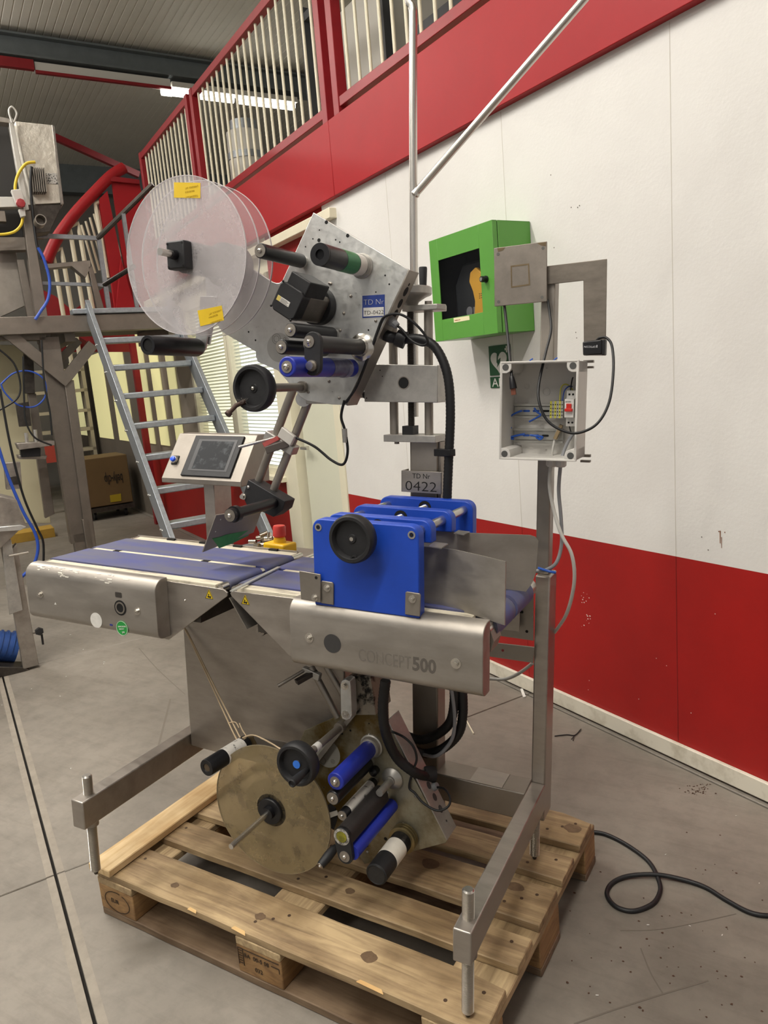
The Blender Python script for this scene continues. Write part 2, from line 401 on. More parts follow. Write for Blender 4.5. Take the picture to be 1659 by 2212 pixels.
pal = empty('wooden_pallet', 'worn wooden pallet carrying the stainless labelling machine', 'pallet')
random.seed(5)
def plank(name, x0, x1, y0, y1, z0, z1, m, parent, jag=.002, chips=()):
    # board with slightly uneven long edges
    along_x = (x1-x0) > (y1-y0); n = 14
    top = []; 
    L = (x1-x0) if along_x else (y1-y0)
    pa = []; pb = []
    for i in range(n+1):
        t = i/n; j0 = random.uniform(0, jag); j1 = random.uniform(0, jag)
        if along_x: pa.append((x0+L*t, y0+j0)); pb.append((x0+L*t, y1-j1))
        else: pa.append((x1-j0, y0+L*t)); pb.append((x0+j1, y0+L*t))
    for (t0, t1, dd, side) in chips:
        src = pa if side == 0 else pb
        for i in range(n+1):
            if t0 <= i/n <= t1: src[i] = (src[i][0], src[i][1]+(dd if side == 0 else -dd))
    poly = pa + pb[::-1]
    b = MB().prism([(x, y, z0) for x, y in poly], (0, 0, z1-z0))
    return b.build(name, m, parent, bevel=.0025, seg=1, smooth=30)
DY = ((0, .135), (.186, .283), (.328, .467), (.502, .605), (.652, .79))
boards = []
for k, (a, b) in enumerate(DY):
    boards.append(plank('deck_board', 0 if k != 1 else .002, 1.2, a, b, .122, .144, w_x, pal, .003, ((.93, 1, .012, 1),) if k == 0 else (((.97, 1, .02, 1),) if k == 4 else ())))
for x in (0, .5275, 1.055): plank('stringer_board', x, x+.145, 0, .8, .1, .122, w_y, pal)
for x in (0, .5275, 1.055):
    for (y0, y1) in ((0, .1), (.3275, .4725), (.7, .8)):
        MB().box(x+.001, x+.144, y0+.001, y1-.001, .022, .1).build('block', w_b, pal, bevel=.003)
for (y0, y1) in ((0, .1), (.3275, .4725), (.7, .8)): plank('skid_board', 0, 1.2, y0, y1, 0, .022, w_d, pal)
nail = mat('nail_head', '4b3a2c', .6, .3)
knot = mat('wood_knot', '6d5740', .7, 0, var=.3, scale=60)
for k, (a, b) in enumerate(DY):
    nb = MB()
    for xc in (.07, .60, 1.13):
        for (dx, dy) in ((-.035, .3), (.03, .7), (.0, .5)):
            if k % 2 and dx == 0: continue
            nb.cyl((xc+dx, a+(b-a)*dy, .1439), (xc+dx, a+(b-a)*dy, .1445), .0045, n=10)
    nb.build('nail_heads', nail, boards[k], kind='stuff')
for (x, y, r, k) in ((.565, .06, .012, 0), (.885, .07, .016, 0), (.27, .05, .01, 0), (1.1, .43, .017, 2), (.86, .42, .02, 2), (1.16, .725, .02, 4), (.72, .235, .011, 1), (.95, .74, .012, 4)):
    MB().prism([(x+r*1.3*c*(1+random.uniform(-.15, .15)), y+r*s*(1+random.uniform(-.15, .15)), .1438) for c, s in disc2(0, 0, 1, n=14)], (0, 0, .0006)).build('knot', knot, boards[k])
ink = mat('stamp_ink', '2c2118', .8)
c0 = (.072, -.0004, .060); st = MB()
def ring(cx, cz, rx, rz, w, n=30):
    for i in range(n):
        if random.random() < .06: continue
        a0 = 2*math.pi*i/n; a1 = 2*math.pi*(i+1)/n
        st.prism([(cx+math.cos(a0)*rx, 0, cz+math.sin(a0)*rz), (cx+math.cos(a1)*rx, 0, cz+math.sin(a1)*rz), (cx+math.cos(a1)*(rx-w), 0, cz+math.sin(a1)*(rz-w)), (cx+math.cos(a0)*(rx-w), 0, cz+math.sin(a0)*(rz-w))], (0, -.0006, 0))
ring(.075, .060, .052, .032, .002)
st.build('block_stamp', ink, pal)
st = MB()
for (x0, x1, z0, z1) in ((.533, .665, .0915, .093), (.533, .5345, .045, .0915), (.549, .5505, .045, .0915), (.664, .6655, .066, .078), (.64, .665, .078, .0795)): st.box(x0, x1, -.0006, .0005, z0, z1)
for z in (.05, .057, .064, .071, .078, .085): st.box(.536, .547, -.0006, .0005, z, z+.0012)
st.build('block_stamp', ink, pal)
text('stamp_text', 'EUR', .018, (.05, -.0005, .056), (1, 0, 0), (0, 0, 1), ink, pal)
text('stamp_text', 'BA  00-5 08', .0165, (.553, -.0005, .072), (1, 0, 0), (0, 0, 1), ink, pal)
text('stamp_text', '032', .0165, (.585, -.0005, .042), (1, 0, 0), (0, 0, 1), ink, pal)
spl = wood('fresh_splinter', 'd9b982', 'c49f66', 'e0d0b4', (2, 10, 10))
for (x, w_, h_) in ((.385, .03, .003), (.545, .045, .006), (.93, .07, .004)):
    MB().prism([(x-w_/2, -.0006, .1435-h_*.2), (x+w_/2, -.0006, .1435-h_), (x+w_*.4, .004, .1446), (x-w_*.4, .006, .1446)], (0, -.0012, -.0004)).build('splinter', spl, boards[0])
lb = plank('loose_board', -.012, .078, -.012, .74, .1455, .1675, w_p, None, .001)
tag(lb, 'pale new pine board lying across the left end of the pallet', 'board')
# ------------------------------------------------------------------ labelling machine: frame
MCH = empty('labelling_machine', 'stainless steel labelling machine with blue belts and two label heads on the pallet', 'machine',
            Matrix.Translation(MO) @ MR.to_4x4())
YN = Vector((0, -1, 0))
def XZ(pts, Y): return [(x, Y, z) for x, z in pts]
def pxpoly(pts, Y): return [tuple(MY(x, y, Y)) for x, y in pts]
def bolt(parent, x, y, Y, r=.007, m=steel_b, h=.006, px=True, wash=1.7):
    q = MY(x, y, Y) if px else Vector((x, Y, y))
    b = MB(); b.cyl(q, q+YN*.0015, r*wash, n=20); b.cyl(q+YN*.0015, q+YN*(.0015+h), r, n=6); b.cyl(q+YN*(.0015+h), q+YN*(.003+h), r*.55, n=12)
    return b.build('bolt', m, parent)
def capscrew(parent, q, r, m=steel_b, ax=YN):
    q = Vector(q); ax = Vector(ax).normalized()
    return MB().lathe(q, ax, [(0, r), (r*.35, r), (r*.75, r*.75), (r*.95, r*.35), (r*.6, r*.33), (r*.6, 0)], n=16).build('screw', m, parent)
def threaded(p0, p1, r, pitch=.003):
    p0 = Vector(p0); p1 = Vector(p1); L = (p1-p0).length; n = int(L/pitch); pr = [(0, r*.8)]
    for i in range(n): pr += [((i+.25)*pitch, r), ((i+.5)*pitch, r), ((i+.75)*pitch, r*.8), ((i+1)*pitch, r*.8)]
    return MB().lathe(p0, p1-p0, pr, n=18)
# feet
MB().box(-.013, .026, -.04, .552, .156, .2295).build('foot_bar', steel, MCH, bevel=.003)
MB().box(-1.068, -1.026, -.04, .60, .161, .2385).build('foot_bar', steel, MCH, bevel=.003)
def foot(x, y, z0, z1, barz0, barz1):
    o = threaded((x, y, z0+.012), (x, y, z1), .0128).build('levelling_foot', steel_b, MCH, smooth=60)
    MB().lathe((x, y, z0), (0, 0, 1), [(0, .0045), (.004, .006), (.013, .0065)], n=14).build('foot_tip', steel_dk, o)
    MB().cyl((x, y, barz0-.012), (x, y, barz0), .019, n=20).build('lock_nut', steel_d, o)
    MB().cyl((x, y, z1-.004), (x, y, z1), .0125, .0095, n=18).build('foot_end', steel_b, o)
    return o
foot(.0055, 0, .0012, .294, .156, .2295); foot(-1.047, 0, .004, .292, .161, .2385)
foot(.006, .53, .02, .150, .156, .2295)
# right rear post, lower and upper
MB().box(-.013, .0245, .552, .628, .12, .80).build('rear_post', steel, MCH, bevel=.004)
q0 = MY(1163, 900, .57); q1 = MY(1193, 900, .57)
UPX0, UPX1 = q0.x, q1.x
ztop = MY(1180, 600, .57).z
MB().box(UPX0, UPX1, .57, .61, .80, ztop).build('upper_post', steel_d, MCH, bevel=.003)
# rear cross bar with pad
MB().box(-.27, -.013, .487, .567, .152, .228).build('cross_bar', steel_d, MCH, bevel=.003)
MB().box(-.165, -.075, .489, .565, .228, .2295).build('bar_pad', steel, MCH)
# central column
cR = MY(946, 1650, .5).x; cL = MY(891, 1590, .5).x; cB = MXp(957, 1650, cR).y
COLZ = MY(910, 952, .5).z
MB().box(cL, cR, .5, cB+.02, .03, COLZ).build('column', steel_d, MCH, bevel=.004)
# control cabinet under the conveyors
ca = MY(398, 1400, .37); cb_ = MY(411, 1611, .37)
cabr = MY(745, 1500, .37).x
cab = MB().box(ca.x, cabr, .37, .64, cb_.z, .70).build('control_cabinet', steel, MCH, bevel=.004)
# ------------------------------------------------------------------ conveyors
def cover(x0, x1, z0=.657, z1=.812, yf=.09, yb=.136, r=.03):
    pr = [(yb, z1), (yf+r, z1)] + [(yf+r-r*math.sin(math.radians(a)), z1-r+r*math.cos(math.radians(a))) for a in range(12, 91, 13)]
    r2 = .022
    pr += [(yf+r2-r2*math.cos(math.radians(a)), z0+r2-r2*math.sin(math.radians(a))) for a in range(0, 91, 15)] + [(yb, z0)]
    return MB().prism([(x0, y, z) for y, z in pr], (x1-x0, 0, 0)).build('side_cover', cover_m, MCH, bevel=.0015, smooth=40)
cl0 = MY(57, 1260, .09).x; cl1 = MY(338, 1330, .09).x
cr0 = MY(627, 1380, .09).x; cr1 = MY(1043, 1440, .09).x
covL = cover(cl0, cl1); covR = cover(cr0, cr1)
def pl2(pts, Y): return [(q.x, q.z) for q in (MY(x, y, Y) for x, y in pts)]
pts = pl2([(470, 1271), (484, 1274), (491, 1281), (490, 1288), (364, 1382)], .136)
sideL = MB().prism(XZ([(-1.30, .806)]+pts+[(-1.30, .66)], .136), (0, .005, 0)).build('side_plate', steel, MCH, bevel=.001)
pts = pl2([(626, 1418), (500, 1288), (497, 1281), (503, 1277), (640, 1293)], .136)
sideR = MB().prism(XZ([(0.0, .66)]+pts+[(0.0, .80)], .136), (0, .005, 0)).build('side_plate', steel, MCH, bevel=.001)
def stadium(x0, x1, zt, r, r1=None):
    r1 = r1 or r; out = []
    for i in range(9): a = math.radians(90+180*i/8); out.append((x0+r+r*math.cos(a), zt-r+r*math.sin(a)))
    for i in range(9): a = math.radians(-90+180*i/8); out.append((x1-r1+r1*math.cos(a), zt-r1+r1*math.sin(a)))
    return out
XJ0, XJ1 = -.678, -.658
for (y0, y1) in ((.170, .304), (.321, .457)):
    MB().prism(XZ(stadium(-1.322, XJ0, .812, .012), y0), (0, y1-y0, 0)).build('conveyor_belt', belt_m, MCH, smooth=50)
    MB().prism(XZ(stadium(XJ1, .008, .812, .012, .032), y0), (0, y1-y0, 0)).build('conveyor_belt', belt_m if y0 < .3 else belt_m, MCH, smooth=50)
for (x, r) in ((XJ0-.0115, .0095), (XJ1+.0115, .0095), (-1.308, .0095), (-.024, .026)):
    MB().cyl((x, .142, .8), (x, .508, .8), r).build('end_roller', steel_b, MCH) if r < .02 else MB().cyl((x, .142, .78), (x, .508, .78), r).build('end_roller', steel_b, MCH)
rails = []
for (x0, x1) in ((-1.315, -.70), (-.635, -.04)):
    rails.append(MB().box(x0, x1, .137, .1685, .795, .8085).build('edge_rail', cream_m, MCH, bevel=.001))
    MB().box(x0+.02, x1-.01, .3055, .3195, .79, .8122).build('centre_rail', cream_m, MCH, bevel=.001)
    rr = MB().box(x0, x1, .4585, .508, .79, .8075).build('edge_rail', cream_m, MCH, bevel=.001)
    MB().box(x0, x1, .508, .512, .66, .8125).build('rear_plate', steel, MCH, bevel=.0005)
    MB().box(x0+.05, x1-.06, .146, .505, .70, .786).build('under_belt_light_block', steel_dk, MCH)  # added dark box under the belts, blocks light through the conveyor
    for k in range(4):
        xx = x0+.13+k*(x1-x0-.2)/3.2
        MB().box(xx, xx+.03, .5005, .5125, .806, .8132).build('rail_clip', black, rr)
    for k in (0, 1): MB().box(x0+.10+k*.33, x0+.125+k*.33, .3050, .3200, .8118, .8128).build('rail_slot', black, MCH)
# thin steel strip between the conveyors, guard plate and idler under the joint
a = MZ(500, 1277, .8155); b = MZ(603, 1225, .8155)
MB().bar((a.x, a.y, .8155), (b.x, b.y, .8155), .009, .003, side=(1, 0, 0)).build('transfer_strip', alu, MCH)
g0 = MY(498, 1290, .15); g1 = MY(536, 1358, .15)
MB().prism([(g0.x, .143, g0.z), (g0.x, .49, g0.z), (g1.x, .49, g1.z), (g1.x, .143, g1.z)], (.0025, 0, .0012)).build('guard_plate', steel_d, MCH)
q = MY(563, 1362, .165); idl = MB().cyl(q, q+Vector((0, .3, 0)), .014).build('idler_roller', steel_dk, MCH); capscrew(idl, q, .006)
MB().cyl(q, q+YN*.002, .013).build('end_cap', steel_d, idl)
# stickers, screws and lettering on the covers
yel = mat('warning_yellow', 'd9bb1c', .5); ink_b = mat('black_print', '151515', .6); ink_g = mat('grey_print', '5d5852', .5, .2); ink_l = mat('faded_print', '77716a', .5, .35)
def tri(x, y, parent):
    q = MY(x, y, .136); w = .0125
    o = MB().prism([(q.x-w, .1358, q.z-.010), (q.x+w, .1358, q.z-.010), (q.x+.001, .1358, q.z+.013), (q.x-.001, .1358, q.z+.013)], (0, -.0006, 0)).build('warning_sticker', yel, parent)
    r = MB()
    w2 = w*.98
    P3 = [(q.x-w2, q.z-.0098), (q.x+w2, q.z-.0098), (q.x, q.z+.0127)]; C3 = (q.x, q.z-.0023)
    for i in range(3):
        a_, b_ = P3[i], P3[(i+1) % 3]
        inn = lambda t: (C3[0]+(t[0]-C3[0])*.88, C3[1]+(t[1]-C3[1])*.88)
        r.prism([(a_[0], .1351, a_[1]), (b_[0], .1351, b_[1]), (inn(b_)[0], .1351, inn(b_)[1]), (inn(a_)[0], .1351, inn(a_)[1])], (0, -.0004, 0))
    r.build('sticker_border', ink_b, o)
    s_ = MB()
    for (dx, dz, rr_) in ((-.0022, -.0045, .0026), (.0032, -.005, .0028), (-.001, .0005, .0018)):
        s_.prism([(q.x+dx+rr_*c, .1351, q.z+dz+rr_*s) for c, s in disc2(0, 0, 1, n=12)], (0, -.0004, 0))
    s_.build('gear_symbol', ink_b, o)
random.seed(4); wp_ = MB()
for k in range(34):
    x = cl0+.03+random.random()*.30*(1 if k < 26 else 1.4); a0 = math.radians(random.uniform(20, 72)); w_ = random.uniform(.004, .022); da = random.uniform(.03, .12)
    P = [(x, .12-.0303*math.sin(t), .782+.0303*math.cos(t)) for t in (a0, a0+da)]
    wp_.prism([P[0], (x+w_, P[0][1], P[0][2]), (x+w_*.9, P[1][1], P[1][2]), (x+w_*.15, P[1][1], P[1][2])], (0, -.0002, .0002))
wp_.build('worn_scrapes', mat('pale_scrape', 'cfcabf', .6, .3), covL, kind='stuff')
tri(452, 1285, sideL); tri(530, 1297, sideR)
for (x, y) in ((88, 1284), (297, 1320)): bolt(covL, x, y, .09, .006)
for (x, y) in ((668, 1378), (985, 1433)): bolt(covR, x, y, .09, .0065)
for (x, y) in ((357, 1290), (359, 1351), (400, 1297)):
    capscrew(sideL, MY(x, y, .136), .003)
def disc_on(parent, name, x, y, Y, rpx, m, zs=1.0, t=.0006, clip=None, n=30):
    q = MY(x, y, Y); r = mpx(q, rpx); pts = []
    for c, s in disc2(0, 0, r, n=n):
        z = s*zs
        if clip is not None: z = max(z, clip)
        pts.append((q.x+c, Y, q.z+z))
    return MB().prism(pts, (0, -t, 0)).build(name, m, parent)
disc_on(covR, 'cover_plug', 718, 1390, .09, 21, mat('dark_plug', '3c3b3b', .5, .2), t=.001)
hole_m = mat('dark_hole', '0c0c0c', .8)
disc_on(covL, 'access_hole', 260, 1313, .09, 17, hole_m, t=.0008); 
q = MY(260, 1313, .09); MB().lathe(q+Vector((0, -.0008, 0)), YN, [(0, mpx(q, 13.5)), (.0008, mpx(q, 13.5)), (.0008, mpx(q, 10)), (0, mpx(q, 10))], n=26).build('hole_bush', steel_d, covL)
q = MY(256, 1285, .09); MB().prism(XZ(rrect(q.x-.011, q.x+.011, q.z-.007, q.z+.007, .003), .09), (0, -.0008, 0)).build('dark_plate', mat('dark_plate', '45413d', .5, .4), covL)
disc_on(covL, 'white_sticker', 208, 1340, .09, 17, white_l, clip=-.02)
grn = mat('green_sticker', '23923f', .5, var=.06, scale=30)
gs = disc_on(covL, 'green_sticker', 264, 1357, .09, 17, grn, t=.0009, clip=-.02)
q = MY(264, 1357, .09)
ring_ = MB().lathe(q+Vector((0, -.0009, 0)), YN, [(0, .0195), (.0004, .0195), (.0004, .0185), (0, .0185)], n=30).build('sticker_ring', white_l, gs)
text('sticker_text', 'EENVOUDIG', .005, (q.x-.013, .0888, q.z+.001), (1, 0, .15), (-.15, 0, 1), white_l, gs)
text('sticker_text', 'VERPAKT', .0045, (q.x-.010, .0888, q.z-.005), (1, 0, .15), (-.15, 0, 1), white_l, gs)
text('sticker_text', 'JAK', .0065, (q.x+.0, .0888, q.z-.013), (1, 0, .15), (-.15, 0, 1), white_l, gs)
q = MY(241, 1350, .09); MB().box(q.x-.006, q.x+.004, .0894, .09, q.z-.002, q.z+.002).build('pen_mark', mat('blue_pen', '1b2a80', .5), covL)
q = MY(120, 1303, .09); MB().prism([(q.x-.005, .09, q.z-.004), (q.x+.003, .09, q.z-.004), (q.x, .09, q.z+.003)], (0, -.0005, 0)).build('paper_scrap', white_l, covL)
a = MY(775, 1424, .09); b = MY(890, 1436, .09)
text('cover_lettering', 'CONCEPT', .041, (a.x, .0899, a.z-.003), (1, 0, 0), (0, 0, 1), ink_l, covR, ext=.0004, fit=b.x-a.x-.002)
text('cover_lettering', '500', .041, (b.x+.001, .0899, a.z-.003), (1, 0, 0), (0, 0, 1), ink_g, covR, ext=.0004, fit=MY(942, 1440, .09).x-b.x-.001, bold=.0012)
# rear end plate and brackets at the right end
pp = pxpoly([(1075, 1300), (1152, 1283), (1152, 1384), (1082, 1374)], .53)
ep = MB().prism(pp, (0, .004, 0)).build('end_plate', steel_d, MCH)
for (x, y) in ((1140, 1283), (1138, 1364), (1100, 1345)): disc_on(ep, 'plate_hole', x, y, .5298, 3.2, hole_m, t=.0004, n=12)
q = MY(1120, 1321, .53); MB().prism(XZ(rrect(q.x-.013, q.x+.013, q.z-.0035, q.z+.0035, .003), .5298), (0, -.0004, 0)).build('plate_slot', hole_m, ep)
pp = pxpoly([(1057, 1388), (1154, 1399), (1151, 1432), (1056, 1418)], .535)
br = MB().prism(pp, (0, .006, 0)).build('stay_bracket', steel_d, MCH); disc_on(br, 'red_dot', 1086, 1405, .5348, 3, red_dk, t=.0004, n=12)
a = MY(1058, 1352, .15)
MB().prism([(a.x, .142, a.z+.005), (a.x+.012, .142, a.z-.03), (a.x+.004, .142, a.z-.055), (a.x-.01, .142, a.z-.055), (a.x-.012, .142, a.z-.01)], (0, .05, 0)).build('belt_scraper', steel_d, MCH, bevel=.001)
# ------------------------------------------------------------------ blue adjustable guide block
BX0 = MY(676, 1180, .1).x; BX1 = MY(905, 1240, .1).x; BZ1 = MY(690, 1119, .1).z - .002
def bplate(y0, y1, z0, z1, name='guide_block_plate', corners=(0, 1, 1, 0), r=.022, x0=None, x1=None, hole=None):
    pts = rrect(x0 or BX0, x1 or BX1, z0, z1, r, 6, corners)
    o = MB().prism(XZ(pts, y0), (0, y1-y0, 0)).build(name, blue_p, MCH, bevel=.0025)
    return o
p1 = bplate(.10, .130, .806, BZ1)
z2 = MXp(935, 1172, BX1).z
p2 = bplate(.167, .197, z2, BZ1, corners=(0, 1, 1, 0)); z3 = MXp(980, 1148, BX1).z
p3 = bplate(.288, .318, z3, BZ1); p4 = bplate(.432, .462, .806, BZ1)
RZ = BZ1-.022
for x in (BX1-.024, BX0+.024): MB().cyl((x, .128, RZ), (x, .434, RZ), .0105).build('guide_rod', steel_b, MCH)
sx = (BX0+BX1)/2
threaded((sx, .11, RZ), (sx, .452, RZ), .0075, .003).build('lead_screw', steel_b, MCH, smooth=60)
for y, pp_ in ((.2875, p3), (.4315, p4), (.1665, p2)): MB().lathe((sx, y, RZ), YN, [(0, .017), (.0006, .017), (.0006, .010), (0, .010)], n=24).build('screw_hole', hole_m, pp_)
for x in (BX0+.0155, BX1-.0155): 
    zz = BZ1-.0185 if x < -.3 else BZ1-.0185
    s_ = MB().lathe((x, .1, zz), YN, [(-.004, .0085), (.0012, .0085), (.0012, .005), (-.002, .0045), (-.002, 0)], n=24).build('socket_screw', steel_b, p1)
    MB().cyl((x, .0993, zz), (x, .0985, zz), .0042, n=6).build('socket', hole_m, s_)
def handwheel(name, c, R, depth, ax=YN, m=black_m, hubr=.16, rim=.2, hub=True):
    # dished wheel: rounded rim proud of a recessed web
    pr = [(-depth*.5, R*.3), (-depth*.5, R*.8), (-depth*.35, R*.95), (0, R), (depth*.35, R*.985), (depth*.5, R*.92), (depth*.5, R*(1-rim)), (depth*.38, R*(1-rim)-.002), (depth*.15, R*(1-rim)-.004), (depth*.15, R*.2), (depth*.22, R*.17), (depth*.22, R*.1), (depth*.05, R*.09), (depth*.05, 0)]
    return MB().lathe(c, ax, pr, n=48).build(name, m, MCH, smooth=50)
wc = MY(763, 1163, .062); wheel = handwheel('handwheel', wc, mpx(wc, 54), .034)
q = wc+YN*.006; MB().cyl(q, q+YN*.0012, mpx(wc, 9), n=20).build('hub_hole', hole_m, wheel); MB().cyl(q+YN*.001, q+YN*.0025, mpx(wc, 5), n=6).build('hub_nut', steel_b, wheel)
q = MY(766, 1208, .052); MB().lathe(q, YN, [(-.004, .0085), (.004, .0085), (.004, .0055), (.001, .005), (.001, 0)], n=20).build('handle_socket', black_m, wheel)
MB().cyl((wc.x, .1, wc.z), (wc.x, .075, wc.z), .012).build('wheel_shaft', steel_d, wheel)
# angle brackets holding the block
def brk(pts, Y, t=.004, bolts=(), holes=(), r=0):
    o = MB().prism(pxpoly(pts, Y), (0, -t, 0)).build('angle_bracket', steel_d, MCH, bevel=.0012)
    for (x, y) in bolts: bolt(o, x, y, Y-t, .0052, wash=1.6)
    for (x, y) in holes: disc_on(o, 'bracket_hole', x, y, Y-t-.0001, 3.6, hole_m, t=.0004, n=14)
    return o
brk([(648, 1232), (694, 1240), (694, 1301), (652, 1294)], .094, bolts=[(680, 1291)], holes=[(683, 1248)])
brk([(695, 1257), (697, 1254), (719, 1257), (722, 1261), (722, 1306), (695, 1302)], .0995, bolts=[(707, 1270)])
brk([(877, 1279), (880, 1277), (907, 1281), (910, 1285), (908, 1331), (876, 1326)], .0995, bolts=[(891, 1294)])
# guide rails: flared sheets
def guide(top, bot, name='side_guide', t=.0025):
    return MB().sheet([(MY(tx, ty, Y), MY(bx, by, Y)) for (tx, ty, Y), (bx, by, Y2) in zip(top, bot)], t).build(name, cover_m, MCH, smooth=60)
guide([(880, 1176, .19), (918, 1181, .19), (955, 1184, .188), (985, 1188, .178), (1030, 1198, .158), (1092, 1213, .130)], [(880, 1303, 0), (918, 1311, 0), (955, 1313, 0), (985, 1318, 0), (1030, 1331, 0), (1090, 1351, 0)])
guide([(900, 1142, .31), (985, 1149, .31), (1010, 1151, .312), (1060, 1153, .335), (1146, 1156, .375), (1157, 1160, .38), (1163, 1168, .383)], [(900, 1255, 0), (985, 1262, 0), (1010, 1264, 0), (1060, 1268, 0), (1136, 1278, 0), (1148, 1262, 0), (1157, 1240, 0)])
MB().prism([tuple(MZ(x, y, z2)) for x, y in ((925, 1180), (953, 1184), (968, 1174), (938, 1170))], (0, 0, -.002)).build('guide_flange', steel, MCH)
MB().prism([tuple(MZ(x, y, z3)) for x, y in ((980, 1151), (1002, 1155), (1015, 1148), (990, 1145))], (0, 0, -.002)).build('guide_flange', steel, MCH)
# shelf behind the conveyor and emergency stop
MB().box(-.80, -.36, .516, .66, .765, .784).build('rear_shelf', steel_d, MCH, bevel=.003)
eb = MZ(617, 1190, .784)
es_y = mat('safety_yellow', 'e2b21c', .45); es_r = mat('emergency_red', 'c23a33', .42)
e0 = Vector((eb.x, .572, .784))
est = MB().box(-.043, .043, -.03, .03, 0, .034, R=Matrix.Rotation(-.15, 3, 'Z'), o=e0).build('emergency_stop_box', es_y, MCH, bevel=.006)
MB().lathe(e0+Vector((0, 0, .034)), (0, 0, 1), [(0, .019), (.012, .018), (.012, .015), (.017, .015)], n=24).build('button_collar', es_y, est)
MB().lathe(e0+Vector((0, 0, .05)), (0, 0, 1), [(0, .016), (.004, .02), (.03, .0195), (.035, .017), (.036, 0)], n=28).build('stop_button', es_r, est)
# ------------------------------------------------------------------ upper label head
def axis_to(fpx, bpx, Yb):                                  # shaft square to the plate: base on plane Yb, tip by best fit to the front pixel
    B = MY(*bpx, Yb); best = None
    for k in range(240):
        Y = Yb-.005-k*.002; u, v = mproj((B.x, Y, B.z)); e = (u-fpx[0])**2+(v-fpx[1])**2
        if best is None or e < best[0]: best = (e, Y)
    return Vector((B.x, best[1], B.z)), B
def roller(parent, name, fpx, bpx, Yb, rpx, m, cap=steel_d, capr=.85, stub=.012, shaft=None, front=True, anchor='mid'):
    F, B = axis_to(fpx, bpx, Yb)
    F2 = MY(*fpx, F.y); c = (F2+Vector((B.x, F.y, B.z)))/2; X, Z = c.x, c.z
    r = mpx(F, rpx); F = Vector((X, F.y, Z)); B = Vector((X, Yb, Z))
    o = MB().lathe(F, (0, 1, 0), [(0, r*.9), (.002, r), ((B.y-F.y)-stub-.002, r), ((B.y-F.y)-stub, r*.95)], n=36).build(name, m, parent)
    if stub: MB().cyl(B+YN*stub, B, r*.8, n=24).build(name+'_stub', alu_c, parent if parent.parent is MCH and False else o) if False else MB().cyl(B+YN*stub, B, r*.8, n=24).build('roller_stub', alu_c, parent)
    if front:
        MB().cyl(F, F+YN*.0018, r*capr, n=32).build('roller_cap', cap, parent); capscrew(parent, F+YN*.0018, r*.33)
    return o, F, B, r
YP = .40
poly = [(677, 459), (882.4, 582), (747, 875), (718, 874), (690, 870), (661, 865), (648, 856), (641, 847), (600, 800), (557, 782), (552.5, 770), (552.5, 760), (480, 717), (462, 690), (446, 650), (443, 600), (455, 560), (475, 545), (500, 553), (560, 590), (588, 609), (597.5, 612), (604, 611), (610, 606)]
UP = MB().prism(pxpoly(poly, YP), (0, .008, 0)).build('upper_head_plate', alu, MCH, bevel=.001)
a = MY(882.4, 582, YP); b = MY(747, 875, YP)
fl_ = MB(); fl_.prism([tuple(a), tuple(b), (b.x, .455, b.z), (a.x, .455, a.z)], (Vector((a.x, 0, a.z))-Vector((b.x, 0, b.z))).cross(YN).normalized()*.004)
UF = fl_.build('plate_flange', steel_d, UP, bevel=.001)
def on_flange(t, y): return Vector((a.x+(b.x-a.x)*t, y, a.z+(b.z-a.z)*t))
fn = Vector((b.x-a.x, 0, b.z-a.z)).cross(Vector((0, 1, 0))).normalized()
if fn.x < 0: fn = -fn
fd = Vector((b.x-a.x, 0, b.z-a.z)).normalized()
for t, r in ((.14, .0095), (.225, .0095), (.30, .0095), (.09, .003)):
    q = on_flange(t, .430)
    MB().prism([q+fd*r*1.25*c+Vector((0, 1, 0))*r*s_ for c, s_ in disc2(0, 0, 1, n=18)], fn*.0046).build('flange_hole', hole_m, UP)
# small holes and screws on the plate
for (x, y, r) in ((705, 480, 4), (751, 509, 4), (690, 497, 1.6), (676, 516, 1.6), (660, 533, 1.6), (689, 519, 4), (725, 518, 1.7), (734, 523, 1.7), (832, 595, 2), (841, 614, 2), (537, 717, 2), (812, 631, 1.6), (796, 713, 2), (552, 735, 2)):
    disc_on(UP, 'plate_hole', x, y, YP-.0001, r, hole_m, t=.0004, n=12)
for (x, y) in ((715, 613), (758, 640), (743, 677), (812, 693), (735, 714), (733, 860), (803, 860) if False else (711, 824), (666, 847), (712, 612)):
    capscrew(UP, MY(x, y, YP), .0038, steel_d)
# rollers
roller(UP, 'guide_roller', (562, 543), (656, 564), YP, 16, black)
roller(UP, 'guide_roller', (627.5, 711), (722, 724), YP, 16, black)
roller(UP, 'guide_roller', (608, 748), (706, 757), YP, 16, black)
o, F, B, r = roller(UP, 'dancer_roller', (670, 738), (782, 754), YP, 19, mat('dark_film_roller', '2e2c2b', .42, 0, var=.2, scale=30), cap=steel_d, stub=.02)
MB().lathe(B, YN, [(0, r*1.75), (.004, r*1.75), (.006, r*1.65), (.010, r*1.2), (.018, r*1.05)], n=40).build('flange_disc', steel_b, UP)
